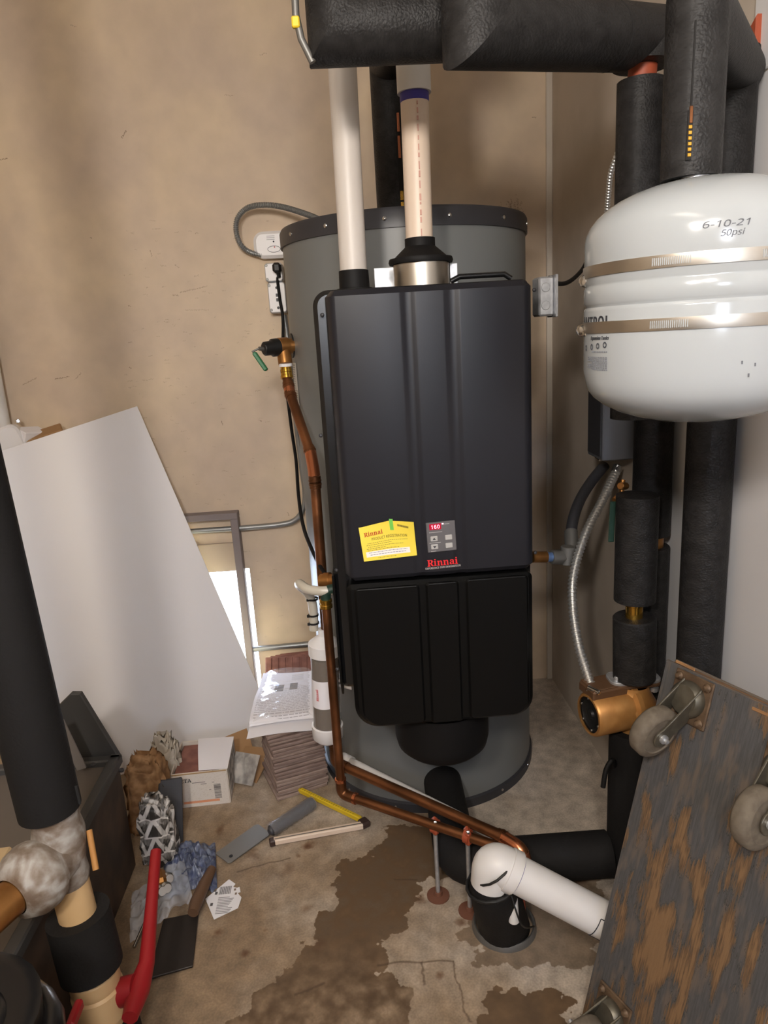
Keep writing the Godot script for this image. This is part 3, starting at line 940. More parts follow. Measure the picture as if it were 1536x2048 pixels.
func black_pipes() -> void:
	# behind the vents: from the tank top up and forward
	var rr := foam_pipe("insulated_pipe", "black insulated pipe rising from the tank top behind the two cream pipes", [Vector3(0.19, 2.2, -1.45), Vector3(0.19, 2.2, -2.3), Vector3(0.19, 1.762, -2.3)], 0.056)
	var f := at(795, 300, 2.245)
	slit(rr, Vector3(0.204, 2.08, -2.2455), Vector3(0.204, 1.80, -2.2455), 0.012)
	for q in [[2.06, 0.05], [2.0, 0.06]]: slit(rr, Vector3(0.205, q[0], -2.2435), Vector3(0.205, q[0] - q[1], -2.2435), 0.007, "copper_bright", "bare_copper")
	for q in [[1.852, 0.025], [1.822, 0.018]]: slit(rr, Vector3(0.206, q[0], -2.2435), Vector3(0.206, q[0] - q[1], -2.2435), 0.009, "brass_bright", "bare_brass")
	# the two crossing pipes overhead
	var a := foam_pipe("insulated_pipe", "black insulated pipe with a mitred corner crossing just above the cream pipes", [Vector3(0.036, HC, -1.35), Vector3(0.036, 1.95, -1.35), Vector3(0.36, 1.95, -1.35), Vector3(0.36, HC, -1.35)], 0.058)
	var g := at(594, 30, 1.33)
	var s := S()
	tube(s, [g + Vector3(0, 0.05, 0), g + Vector3(-0.002, 0.0, 0), g + Vector3(0.004, -0.035, 0), g + Vector3(0.02, -0.07, 0)], 0.006, 8)
	put("valve_stem", s, M["steel_grey"], a)
	s = S()
	box(s, T(g + Vector3(-0.003, -0.012, 0.004)), Vector3(0.013, 0.017, 0.01), 0.002)
	put("yellow_grip", s, M["yellow"], a)
	var b := foam_pipe("insulated_pipe", "nearest black insulated pipe overhead, running from the ceiling to the riser with exposed copper", [Vector3(0.236, HC, -1.2), Vector3(0.236, 1.885, -1.2), Vector3(0.588, 1.945, -1.44), Vector3(0.588, 1.90, -1.44)], 0.054, 30)
	s = S()
	var jp := Vector3(0.236, 1.885, -1.2).lerp(Vector3(0.588, 1.945, -1.44), 0.74)
	lathe(s, along(jp, Vector3(0.352, 0.06, -0.24)), [Vector2(0.0545, -0.0015), Vector2(0.0548, 0.0015)], 30)
	put("joint_line", s, M["foam_cut"], b)
	# first riser, with bare copper showing at the joint
	var r1 := foam_pipe("insulated_pipe", "black insulated riser with orange copper showing at its top joint", [Vector3(0.59, 1.878, -1.45), Vector3(0.59, 1.25, -1.45)], 0.043)
	s = S()
	tube(s, [Vector3(0.59, 1.91, -1.44), Vector3(0.59, 1.86, -1.45)], 0.026, 18)
	put("bare_copper", s, M["orange"], r1)
	# middle riser feeding the expansion tank
	var r2 := foam_pipe("insulated_pipe", "black insulated riser dropping straight onto the white expansion tank", [Vector3(0.745, 1.868, -1.38), Vector3(0.478, 1.83, -1.0), Vector3(0.478, 1.625, -1.0)], 0.038)
	var fz := -0.967
	slit(r2, Vector3(0.460, 1.80, fz), Vector3(0.459, 1.70, fz), 0.002)
	slit(r2, Vector3(0.459, 1.70, fz), Vector3(0.458, 1.642, fz), 0.007)
	slit(r2, Vector3(0.459, 1.705, fz + 0.001), Vector3(0.459, 1.685, fz + 0.001), 0.004, "copper", "bare_copper")
	for k in 6: slit(r2, Vector3(0.4585, 1.683 - k * 0.0065, fz + 0.001), Vector3(0.4585, 1.6785 - k * 0.0065, fz + 0.001), 0.005, "brass_bright", "bare_brass")
	s = S()
	tube(s, [Vector3(0.478, 1.645, -0.985), Vector3(0.478, 1.60, -0.985)], 0.018, 14)
	put("nipple", s, M["galvanized"], r2)
	# tall riser at the right wall
	foam_pipe("insulated_pipe", "tall black insulated pipe running down against the white sheet of wall", [Vector3(0.728, 1.90, -1.385), Vector3(0.728, 0.30, -1.385)], 0.046)
	# hanger
	var h := thing("pipe_hanger", "small orange pipe hanger fixed high on the white wall sheet", "hanger", at(1508, 72, 1.44))
	s = S()
	var hp := at(1508, 72, 1.40)
	prism(s, Transform3D(Basis(Vector3.BACK, Vector3.UP, Vector3.LEFT), Vector3(0.775, 0, 0)), [Vector2(hp.z - 0.05, hp.y - 0.01), Vector2(hp.z + 0.014, hp.y + 0.03), Vector2(hp.z + 0.016, hp.y - 0.05), Vector2(hp.z - 0.01, hp.y - 0.05), Vector2(hp.z - 0.03, hp.y - 0.03)], 0.012, 0.002)
	put("hanger_plate", s, M["orange"], h)
	s = S()
	lathe(s, along(Vector3(0.768, hp.y - 0.01, hp.z), Vector3.LEFT), [Vector2(0.007, 0), Vector2(0.006, 0.005), Vector2(0, 0.006)], 6)
	put("bolt", s, M["chrome"], h)

func expansion() -> void:
	var c := Vector3(0.497, 0, -1.0)
	var R := 0.153
	var o := thing("expansion_tank", "glossy white expansion tank held by two steel straps below black risers", "tank", c + Vector3(0, 1.31, 0))
	var s := S()
	var prof: Array = []
	for k in 9:
		var a := PI / 2 * k / 8.0
		prof.append(Vector2(sin(a) * 0.15, 1.365 - cos(a) * 0.062))
	prof += [Vector2(0.153, 1.38), Vector2(R, 1.462), Vector2(0.1525, 1.4655), Vector2(0.1505, 1.4675), Vector2(0.1515, 1.4705), Vector2(0.153, 1.4725), Vector2(R, 1.492), Vector2(0.1515, 1.4945), Vector2(0.1515, 1.4975), Vector2(R, 1.50), Vector2(R, 1.552)]
	for k in range(1, 11):
		var a := PI / 2 * k / 10.0
		prof.append(Vector2(0.012 + cos(a) * 0.141, 1.552 + sin(a) * 0.072))
	prof.append(Vector2(0, 1.625))
	lathe(s, T(c), prof, 80, TAU, 0.0, 0.5)
	put("shell", s, M["tank_white"], o)
	for k in 2:
		var y: float = [1.515, 1.441][k]
		s = S()
		lathe(s, T(c + Vector3(0, y, 0)), [Vector2(R - 0.001, -0.0075), Vector2(R + 0.0016, -0.0075), Vector2(R + 0.002, 0), Vector2(R + 0.0016, 0.0075), Vector2(R - 0.001, 0.0075)], 80)
		var st := put("strap", s, M["steel_brushed"], o)
		s = S()
		for i in range(26, 60):
			if k == 1 and i > 44: continue
			var a := deg_to_rad(-70 + i * 0.9)
			if i > 44: a = deg_to_rad(-70 + (i + 32) * 0.9)
			var d := Vector3(sin(a), 0, cos(a))
			box(s, Transform3D(Basis(Vector3.UP.cross(d), Vector3.UP, d), c + d * (R + 0.002) + Vector3(0, y, 0)), Vector3(0.0011, 0.009, 0.001), 0.0)
		put("strap_slots", s, M["tank_white"], st)
		var p: Vector3 = at([1172, 1166][k], [563, 660][k], 1.03)
		s = S()
		box(s, T(p + Vector3(0.008, 0, 0.01), Vector3(0, -50, 0)), Vector3(0.016, 0.019, 0.012), 0.002)
		put("clamp_block", s, M["chrome"], st)
		s = S()
		lathe(s, along(p, Vector3(-0.9, 0.3 * (1 - 2 * k), 0.4)), [Vector2(0.0, -0.01), Vector2(0.0075, -0.01), Vector2(0.0085, 0), Vector2(0.0085, 0.006), Vector2(0.005, 0.009), Vector2(0, 0.009)], 8)
		put("clamp_screw", s, M["chrome"], st)
	# printing, wrapped round the shell
	var round_it := func(px: float, py: float) -> Callable:
		var p := at(px, py, 0.86)
		for it in 6:
			var q := ray(px, py)
			# meet the cylinder
			var A := q.x * q.x + q.z * q.z
			var e := EYE - c
			var B2 := q.x * e.x + q.z * e.z
			var C2 := e.x * e.x + e.z * e.z - R * R
			var t := (-B2 - sqrt(maxf(0.0, B2 * B2 - A * C2))) / A
			p = EYE + q * t
		var a0 := atan2(p.x - c.x, p.z - c.z)
		return func(a: Vector3) -> Vector3:
			var an := a0 + a.x / R
			var rr := R + 0.0004 + a.z
			return Vector3(c.x + sin(an) * rr, p.y + a.y, c.z + cos(an) * rr)
	var shifted := func(f: Callable, dx: float) -> Callable: return func(a: Vector3) -> Vector3: return f.call(a + Vector3(dx, 0, 0))
	put("date_note", lettering("6-10-21", 0.0072, "Droid Sans", false, round_it.call(1455, 446), 0.0003, 1.6, true), M["ink_soft"], o)
	put("pressure_note", lettering("50psi", 0.0068, "Droid Sans", false, round_it.call(1466, 464), 0.0003, 1.15, true), M["ink_soft"], o)
	put("brand_print", lettering("AMTROL", 0.0165, "Droid Sans", true, shifted.call(round_it.call(1213, 645), -0.036), 0.0003, 0.95), M["ink"], o)
	put("model_print", lettering("Expansion Tanks", 0.0042, "Droid Sans", true, shifted.call(round_it.call(1216, 676), -0.021), 0.0003, 0.9, true), M["ink"], o)
	for q in [[1173, 696], [1184, 694], [1196, 692], [1210, 690]]:
		var f: Callable = round_it.call(q[0], q[1])
		s = S()
		for k in 14:
			var a := TAU * k / 14
			var b := TAU * (k + 1) / 14
			var P: Callable = func(t: float, r: float) -> Vector3: return f.call(Vector3(cos(t) * r, sin(t) * r, 0.0002))
			var n := Vector3(-0.6, 0, 0.8)
			tri(s, P.call(a, 0.0042), P.call(b, 0.0042), P.call(b, 0.0022), n, n, n)
			tri(s, P.call(a, 0.0042), P.call(b, 0.0022), P.call(a, 0.0022), n, n, n)
		put("approval_mark", s, M["ink"], o)
	s = S()
	for k in 9:
		var f: Callable = round_it.call(1216, 704 + (8 if k > 0 else 0) + k * 3.6)
		var w := 0.055 if k % 4 != 0 else 0.04
		var h := 0.0008
		var n := Vector3(-0.6, 0, 0.8)
		var m := 10
		for i in m:
			var xa := -w + w * i / m
			var xb := -w + w * (i + 0.7) / m
			quad(s, f.call(Vector3(xa, -h, 0.0002)), f.call(Vector3(xb, -h, 0.0002)), f.call(Vector3(xb, h, 0.0002)), f.call(Vector3(xa, h, 0.0002)), n)
	put("small_print", s, M["ink_soft"], o)
	s = S()
	for q in [[1484, 725], [1510, 729], [1497, 750]]:
		var f: Callable = round_it.call(q[0], q[1])
		quad(s, f.call(Vector3(-0.001, -0.002, 0)), f.call(Vector3(0.001, -0.002, 0)), f.call(Vector3(0.001, 0.002, 0)), f.call(Vector3(-0.001, 0.002, 0)), Vector3(0, 0, 1))
	put("scratch", s, M["ink_soft"], o)

func pump_side() -> void:
	# rear riser with a brass joint
	var r := foam_pipe("insulated_pipe", "black insulated pipe with a dull brass joint, behind the front pump pipe", [Vector3(0.722, 1.30, -1.64), Vector3(0.722, 0.935, -1.64)], 0.045)
	var s := S()
	tube(s, [Vector3(0.722, 0.94, -1.64), Vector3(0.722, 0.90, -1.64)], 0.032, 18)
	put("brass_joint", s, M["brass"], r)
	s = S()
	tube(s, [Vector3(0.722, 0.905, -1.64), Vector3(0.722, 0.20, -1.64)], 0.046, 26)
	put("foam_sleeve", s, M["foam"], r)
	# front pump pipe
	r = foam_pipe("insulated_pipe", "black insulated pipe with a shiny brass nipple standing on the bronze pump", [Vector3(0.648, 1.06, -1.545), Vector3(0.648, 0.805, -1.545)], 0.0475)
	s = S()
	lathe(s, T(Vector3(0.648, 0, -1.545)), [Vector2(0.020, 0.755), Vector2(0.020, 0.79), Vector2(0.023, 0.792), Vector2(0.023, 0.81)], 20)
	put("brass_nipple", s, M["brass_bright"], r)
	s = S()
	cyl(s, Vector3(0.653, 0.602, -1.545), Vector3(0.649, 0.762, -1.545), 0.05, 28, 0.003)
	put("foam_sleeve", s, M["foam"], r)
	# pump
	var pc := Vector3(0.652, 0.535, -1.55)
	var p := thing("circulator_pump", "bronze circulator pump under the brass-nippled pipe beside the dolly", "pump", Vector3(pc.x, 0.44, pc.z))
	s = S()
	var ax := Vector3(-0.97, 0, 0.22).normalized()
	var m0 := pc + ax * 0.075 - Vector3(0, 0.01, 0)
	lathe(s, along(pc - Vector3(0, 0.01, 0) + ax * 0.005, ax), [Vector2(0, 0), Vector2(0.064, 0.0), Vector2(0.064, 0.012), Vector2(0.054, 0.018), Vector2(0.054, 0.112), Vector2(0.05, 0.117), Vector2(0.044, 0.117)], 36)
	put("motor_shell", s, M["bronze"], p)
	s = S()
	lathe(s, along(pc - Vector3(0, 0.01, 0) + ax * 0.115, ax), [Vector2(0.045, 0.0), Vector2(0.045, 0.002), Vector2(0.036, 0.003), Vector2(0.03, -0.002), Vector2(0.012, -0.002), Vector2(0.010, 0.004), Vector2(0, 0.004)], 30)
	var ec := put("end_cap", s, M["black_plastic"], p)
	for k in 6:
		var a := TAU * k / 6 + 0.3
		s = S()
		var side := ax.cross(Vector3.UP).normalized()
		cyl(s, pc - Vector3(0, 0.01, 0) + ax * 0.116 + (Vector3.UP * sin(a) + side * cos(a)) * 0.039, pc - Vector3(0, 0.01, 0) + ax * 0.1205 + (Vector3.UP * sin(a) + side * cos(a)) * 0.039, 0.004, 8, 0.001)
		put("screw", s, M["chrome"], ec)
	s = S()
	box(s, T(pc + Vector3(-0.07, 0.046, 0.003), Vector3(0, 12, 0)), Vector3(0.105, 0.026, 0.07), 0.004)
	put("terminal_box", s, M["bronze_dark"], p)
	s = S()
	box(s, T(pc + Vector3(-0.07, 0.0605, 0.003), Vector3(0, 12, 0)), Vector3(0.098, 0.004, 0.064), 0.0015)
	put("terminal_lid", s, M["bronze_dark"], p)
	s = S()
	lathe(s, T(pc + Vector3(0, -0.06, 0)), [Vector2(0.03, -0.02), Vector2(0.03, 0.0), Vector2(0.058, 0.02), Vector2(0.06, 0.06), Vector2(0.04, 0.095), Vector2(0.038, 0.11)], 28)
	put("volute", s, M["bronze"], p)
	for k in 2:
		s = S()
		prism(s, Transform3D(Basis(Vector3.RIGHT, Vector3.FORWARD, Vector3.UP), pc + Vector3(0, 0.056 + k * 0.009, 0)), rounded(-0.062, -0.032, 0.062, 0.032, 0.02), 0.0085, 0.0015)
		put("flange", s, [M["bronze_dark"], M["galvanized"]][k], p)
	for k in [-1, 1]:
		s = S()
		cyl(s, pc + Vector3(0.047 * k, 0.03, 0.016), pc + Vector3(0.047 * k, 0.08, 0.016), 0.006, 10)
		lathe(s, T(pc + Vector3(0.047 * k, 0.0, 0.016)), [Vector2(0, 0.034), Vector2(0.0105, 0.034), Vector2(0.0105, 0.045), Vector2(0, 0.046)], 6)
		put("flange_bolt", s, M["galvanized"], p)
	# armoured cable from control box to pump
	var fc := thing("armoured_cable", "shiny corrugated metal cable hanging from the grey control box to the pump", "cable", pc + Vector3(-0.1, 0.08, 0))
	s = S()
	var line := curve([at(1234, 940, 1.93), at(1205, 1000, 1.86), at(1170, 1070, 1.80), at(1147, 1150, 1.74), at(1146, 1220, 1.69), at(1157, 1290, 1.63), at(1172, 1340, 1.58), at(1184, 1376, 1.545)], 8)
	flex(s, line, 0.0125, 0.0105, 12)
	put("cable_armour", s, M["armour"], fc)
	s = S()
	box(s, T(at(1184, 1380, 1.54), Vector3(0, 0, 15)), Vector3(0.03, 0.028, 0.026), 0.005)
	cyl(s, at(1176, 1374, 1.53), at(1200, 1386, 1.50), 0.006, 8)
	put("connector", s, M["chrome"], fc)
	s = S()
	cyl(s, at(1236, 930, 1.93), at(1231, 945, 1.925), 0.013, 12)
	lathe(s, along(at(1236, 938, 1.91), Vector3(0, 0.2, 1)), [Vector2(0.007, 0), Vector2(0.006, 0.006), Vector2(0, 0.007)], 8)
	put("connector", s, M["chrome"], fc)
	# upper armoured cable
	s = S()
	flex(s, curve([at(1250, 230, 1.62), at(1240, 290, 1.62), at(1222, 345, 1.66), at(1217, 390, 1.7), at(1213, 440, 1.74), at(1210, 520, 1.78), at(1207, 640, 1.86), at(1210, 800, 1.95)], 8), 0.0065, 0.0075, 10)
	one("armoured_cable", s, M["armour"], "thin corrugated metal cable rising beside the riser with exposed orange copper", "cable")
	# control box on the right wall
	var cb := thing("control_box", "grey control box on the wall below the white expansion tank", "control box", Vector3(0.74, 1.15, -2.0))
	var q0 := at(1205, 925, 1.865)
	s = S()
	box(s, T(Vector3((q0.x + XR) / 2, 1.25, -1.925)), Vector3(XR - q0.x, 0.34, 0.12), 0.003)
	put("box_body", s, M["grey_box"], cb)
	s = S()
	box(s, T(Vector3(q0.x - 0.002, 1.25, -1.925)), Vector3(0.004, 0.32, 0.10), 0.001)
	put("box_cover", s, M["dark_grey"], cb)
	s = S()
	cyl(s, at(1192, 912, 1.99), at(1202, 920, 1.97), 0.006, 8)
	put("latch", s, M["chrome"], cb)
	# black cable to the gas fitting
	s = S()
	tube(s, curve([at(1210, 930, 2.03), at(1185, 960, 2.0), at(1160, 1000, 1.95), at(1146, 1040, 1.9), at(1142, 1075, 1.86), at(1142, 1098, 1.84)], 6), 0.0155, 14)
	var gc := one("flexible_hose", s, M["dark_grey"], "dark grey hose curving from the control box down to the hex fitting", "hose")
	s = S()
	cyl(s, at(1142, 1062, 1.87), at(1144, 1098, 1.83), 0.019, 14)
	put("hose_end", s, M["steel_grey"], gc)
	# side fitting of the heater
	var ft := thing("side_fitting", "row of brass and steel fittings leaving the heater's lower right side", "pipe fitting", at(1105, 1114, 1.78))
	var u0 := at(1064, 1114, 1.78)
	var u1 := at(1146, 1114, 1.80)
	var du := (u1 - u0)
	s = S()
	cyl(s, u0, u0 + du * 0.36, 0.0155, 18)
	put("brass_nipple", s, M["brass"], ft)
	s = S()
	cyl(s, u0 + du * 0.36, u0 + du * 0.5, 0.013, 18)
	put("blue_thread", s, mt("thread_blue", C(110, 140, 190), 0.35, 0.6), ft)
	s = S()
	lathe(s, along(u0 + du * 0.47, du), [Vector2(0, 0), Vector2(0.02, 0.0), Vector2(0.021, 0.03), Vector2(0.017, 0.038), Vector2(0.017, 0.05), Vector2(0, 0.05)], 6)
	put("hex_nut", s, M["steel_grey"], ft)
	s = S()
	cyl(s, u0 + du * 0.85 - Vector3(0, 0.02, 0), u0 + du * 0.88 + Vector3(0, 0.03, 0), 0.02, 16)
	put("elbow", s, M["steel_grey"], ft)
	# ball valve behind the front pump pipe
	var bv := thing("ball_valve", "brass valve with a dark green lever beside the pump pipe", "valve", at(1240, 985, 1.6))
	s = S()
	tube(s, [at(1246, 960, 1.6), at(1243, 985, 1.59), at(1228, 1000, 1.575)], 0.006, 8)
	cyl(s, at(1252, 972, 1.6), at(1240, 972, 1.58), 0.009, 10)
	put("valve_stem", s, M["brass"], bv)
	s = S()
	var la := at(1226, 1003, 1.57)
	var lb := at(1222, 1084, 1.57)
	box(s, along((la + lb) / 2, lb - la), Vector3(0.014, la.distance_to(lb), 0.004), 0.0015)
	put("lever", s, M["green_dark"], bv)
	# junction box beside the heater
	var jb := thing("junction_box", "galvanized junction box sticking out at the heater's upper right edge", "junction box", at(1086, 630, 1.72))
	var jc := at(1086, 594, 1.72)
	s = S()
	box(s, T(jc), Vector3(0.036, 0.088, 0.06), 0.004)
	put("box_body", s, M["galvanized"], jb)
	for k in 2:
		s = S()
		cyl(s, jc + Vector3(-0.002, 0.02 - 0.04 * k, 0.029), jc + Vector3(-0.002, 0.02 - 0.04 * k, 0.0315), 0.0105, 16, 0.001)
		put("knockout", s, M["galvanized"], jb)
	s = S()
	box(s, T(jc + Vector3(0.02, 0, 0.01)), Vector3(0.006, 0.094, 0.07), 0.001)
	put("box_cover", s, M["galvanized"], jb)
	s = S()
	tube(s, curve([at(1098, 556, 1.72), at(1115, 567, 1.78), at(1135, 565, 1.85), at(1155, 550, 1.95), at(1170, 530, 2.05), at(1180, 500, 2.1)], 6), 0.0055, 10)
	one("power_cable", s, M["rubber"], "thin black cable from the junction box to the side wall", "cable")
	# below the pump
	s = S()
	tube(s, [Vector3(0.648, 0.46, -1.55), Vector3(0.648, 0.045, -1.55)], 0.05, 24)
	one("insulated_pipe", s, M["foam_flat"], "black insulated pipe below the bronze pump, half hidden by the dolly", "pipe")
	s = S()
	tube(s, curve([Vector3(0.61, 0.36, -1.54), at(1225, 1520, 1.5), at(1212, 1540, 1.49), at(1206, 1575, 1.48)], 4), 0.006, 8)
	one("cable_tail", s, M["rubber"], "short black cable tail hanging below the pump", "cable")

func copper_and_drain() -> void:
	var s := S()
	# relief valve
	var a := at(606, 690, 2.2)
	var b := at(566, 693, 2.165)
	var v := thing("relief_valve", "brass relief valve with black cap and green lever on the tank's side", "valve", b)
	tube(s, [a + Vector3(0.02, 0, 0), b], 0.0225, 20)
	lathe(s, along(b - (a - b).normalized() * 0.004, b - a), [Vector2(0.0225, -0.02), Vector2(0.026, -0.018), Vector2(0.026, 0.01), Vector2(0.022, 0.014)], 20)
	tube(s, [b, at(571, 728, 2.15)], 0.021, 20)
	put("valve_body", s, M["brass"], v)
	s = S()
	var c := at(527, 698, 2.13)
	tube(s, [b, b.lerp(c, 0.3), b.lerp(c, 0.3), b.lerp(c, 0.55), b.lerp(c, 0.6), b.lerp(c, 0.95), c], [0.024, 0.025, 0.026, 0.026, 0.021, 0.02, 0.016], 20)
	put("black_cap", s, M["black_plastic"], v)
	s = S()
	var l0 := at(518, 697, 2.12)
	tube(s, [c, l0], 0.006, 8)
	for k in [-1, 1]: tube(s, [l0 + Vector3(0, 0, 0.007 * k), at(506, 703, 2.12) + Vector3(0, 0, 0.007 * k), at(528, 732, 2.11) + Vector3(0, 0, 0.009 * k)], 0.0028, 6)
	put("lever_wire", s, M["steel_grey"], v)
	s = S()
	var lp := at(508, 705, 2.11)
	var lq := at(533, 741, 2.105)
	box(s, along((lp + lq) / 2, lq - lp), Vector3(0.012, lp.distance_to(lq), 0.022), 0.003)
	put("lever", s, M["green"], v)
	s = S()
	tube(s, [at(571, 727, 2.15), at(571.5, 733, 2.15)], 0.0195, 18)
	put("thread_tape", s, M["white_plastic"], v)
	s = S()
	var n0 := at(571.5, 733, 2.15)
	var n1 := at(574, 757, 2.14)
	for k in 4:
		lathe(s, along(n0.lerp(n1, k / 4.0), n1 - n0), [Vector2(0, 0), Vector2([0.016, 0.019, 0.017, 0.0185][k], 0.001), Vector2([0.016, 0.019, 0.017, 0.0185][k], 0.009), Vector2(0, 0.01)], [18, 6, 18, 18][k])
	put("brass_adapter", s, M["brass_bright"], v)
	# discharge pipe: down the tank's flank, then across the floor
	var HP := 0.225
	var p0 := n1
	var p1 := at(581, 790, 2.10)
	var p2 := at(624, 915, 1.93)
	var p3 := Vector3(-0.098, at(630, 960, 1.87).y, -1.87)
	var p4 := Vector3(-0.105, HP, -1.87)
	var p5 := fl(1025, 1682, HP)
	var d := thing("copper_pipe", "long copper discharge pipe dropping from the relief valve and crossing to the drain", "pipe", p4)
	s = S()
	tube(s, bend([p0, p1, p2, p3, p4, p5, p5 + Vector3(0.02, -0.005, 0.03), p5 + Vector3(0.025, -0.12, 0.03)], 0.03, 6), 0.0142, 18)
	put("tube", s, M["copper"], d)
	var fits := [[p1, p2 - p1, 0.0], [p1, p1 - p0, -0.035], [p2, p2 - p1, -0.025], [p3, p4 - p3, 0.01], [p3, p4 - p3, 0.0], [p4 + Vector3(0, 0.06, 0), Vector3.DOWN, 0.0], [p5, p5 - p4, -0.03]]
	for f in fits:
		s = S()
		lathe(s, along(f[0] + f[1].normalized() * f[2], f[1]), [Vector2(0.014, -0.012), Vector2(0.0165, -0.011), Vector2(0.0165, -0.002), Vector2(0.0178, -0.001), Vector2(0.0178, 0.003), Vector2(0.0165, 0.004), Vector2(0.0165, 0.012), Vector2(0.014, 0.013)], 18)
		put("coupling", s, M["copper"], d)
	s = S()
	tube(s, bend([p1 - (p1 - p0).normalized() * 0.03, p1, p1 + (p2 - p1).normalized() * 0.01], 0.02), 0.0162, 18)
	put("elbow", s, M["copper_bright"], d)
	s = S()
	tube(s, bend([p2 - (p2 - p1).normalized() * 0.015, p2.lerp(p3, 0.4), p3], 0.02), 0.0164, 18)
	put("elbow", s, M["copper_bright"], d)
	s = S()
	tube(s, bend([p4 + Vector3(0, 0.045, 0), p4, p4 + (p5 - p4).normalized() * 0.045], 0.035), 0.0166, 18)
	put("elbow", s, M["copper"], d)
	s = S()
	tube(s, bend([p5 - (p5 - p4).normalized() * 0.03, p5 + Vector3(0.02, -0.005, 0.03), p5 + Vector3(0.025, -0.06, 0.03)], 0.03), 0.0168, 18)
	put("elbow", s, M["copper_bright"], d)
	# heater drain pipe
	var q0 := at(659, 1207, 1.72)
	var q1 := Vector3(-0.088, HP, -1.72)
	var q2 := fl(992, 1692, HP)
	d = thing("copper_pipe", "shorter copper pipe from the heater's brass elbow down to the floor clamps", "pipe", q1)
	s = S()
	tube(s, bend([Vector3(q1.x, q0.y, q1.z), q1, q2], 0.03, 6), 0.0122, 18)
	put("tube", s, M["copper"], d)
	s = S()
	tube(s, bend([q1 + Vector3(0, 0.045, 0), q1, q1 + (q2 - q1).normalized() * 0.045], 0.035), 0.0146, 18)
	put("elbow", s, M["copper"], d)
	for f in [[q1 + Vector3(0, 0.045, 0), Vector3.UP], [q1 + (q2 - q1).normalized() * 0.045, q2 - q1]]:
		s = S()
		lathe(s, along(f[0], f[1]), [Vector2(0.0125, -0.005), Vector2(0.0158, -0.004), Vector2(0.0158, 0.004), Vector2(0.0125, 0.005)], 18)
		put("coupling", s, M["copper_bright"], d)
	s = S()
	var e := Vector3(q1.x, q0.y, q1.z)
	lathe(s, T(e), [Vector2(0.013, -0.012), Vector2(0.0165, -0.01), Vector2(0.0165, -0.002), Vector2(0.0145, 0.0), Vector2(0.0145, 0.004), Vector2(0.0165, 0.005), Vector2(0.0165, 0.012), Vector2(0.012, 0.014)], 16)
	put("brass_nut", s, M["brass_bright"], d)
	s = S()
	tube(s, bend([e + Vector3(0, 0.01, 0), e + Vector3(0.002, 0.035, 0), e + Vector3(0.04, 0.042, 0.0)], 0.015), 0.0135, 14)
	put("green_elbow", s, M["green_dark"], d)
	s = S()
	lathe(s, along(e + Vector3(0.022, 0.039, 0), Vector3(1, 0.15, 0)), [Vector2(0.012, 0), Vector2(0.014, 0.001), Vector2(0.014, 0.008), Vector2(0.0105, 0.009), Vector2(0.0105, 0.013), Vector2(0.0145, 0.014), Vector2(0.0145, 0.024), Vector2(0.006, 0.026), Vector2(0.006, 0.045), Vector2(0, 0.046)], 14)
	put("white_union", s, M["white_plastic"], d)
	s = S()
	var w0 := at(642, 1163, 1.80)
	var w1 := at(680, 1160, 1.78)
	tube(s, [w0, w0.lerp(w1, 0.2), w0.lerp(w1, 0.2), w0.lerp(w1, 0.5), w0.lerp(w1, 0.5), w1], [0.02, 0.02, 0.023, 0.023, 0.019, 0.019], 18)
	one("brass_union", s, M["brass"], "brass pipe union behind the condensate hose at the heater's lower left", "pipe fitting")
	s = S()
	box(s, T(w0 + Vector3(-0.002, 0.0, 0.0)), Vector3(0.012, 0.018, 0.02), 0.004)
	put("hex_screw", s, M["chrome"], get_node("brass_union"))
	# condensate hose and neutralizer
	var hz := -1.75
	s = S()
	tube(s, curve([at(664, 1180, 1.72), at(640, 1182, 1.72), at(615, 1178, 1.74), at(600, 1168, 1.78), at(600, 1172, 1.84), at(618, 1190, 1.87), at(626, 1215, 1.87), at(628, 1260, 1.87)], 6), 0.0125, 14)
	var hose := one("condensate_hose", s, M["vinyl_tube"], "cloudy plastic hose looping from the heater into the cylinder of filter media", "hose")
	for y in [1198, 1230, 1246]:
		s = S()
		var hp := at([626, 0, 627, 628][[1198, 0, 1230, 1246].find(y)], y, 1.87)
		lathe(s, T(hp), [Vector2(0.012, -0.002), Vector2(0.0145, -0.002), Vector2(0.0145, 0.003), Vector2(0.012, 0.003)], 14)
		box(s, T(hp + Vector3(-0.014, 0, 0.006)), Vector3(0.008, 0.007, 0.007), 0.001)
		put("hose_clamp", s, M["black_plastic"], hose)
	var nt := at(648, 1270, 1.87)
	var nb := at(656, 1478, 1.88)
	var nu := thing("neutralizer", "clear cylinder of brown media with white caps behind the copper pipes", "filter", nb)
	var up := nt - nb
	var hh := up.length()
	s = S()
	lathe(s, along(nb, up), [Vector2(0.0405, hh * 0.12), Vector2(0.0405, hh * 0.9)], 30)
	put("clear_body", s, M["vinyl"], nu)
	s = S()
	lathe(s, along(nb, up), [Vector2(0, 0.03), Vector2(0.0385, 0.03), Vector2(0.0385, hh * 0.8), Vector2(0, hh * 0.81)], 24)
	put("media", s, M["media"], nu)
	s = S()
	lathe(s, along(nb, up), [Vector2(0, 0.0), Vector2(0.034, 0.0), Vector2(0.045, 0.012), Vector2(0.046, 0.05), Vector2(0.041, 0.052)], 30)
	put("end_cap", s, M["white_plastic"], nu)
	s = S()
	lathe(s, along(nb, up), [Vector2(0.04, hh * 0.83), Vector2(0.046, hh * 0.83), Vector2(0.046, hh * 0.93), Vector2(0.03, hh * 0.97), Vector2(0.016, hh), Vector2(0.016, hh + 0.02), Vector2(0, hh + 0.02)], 30)
	put("end_cap", s, M["white_plastic"], nu)
	s = S()
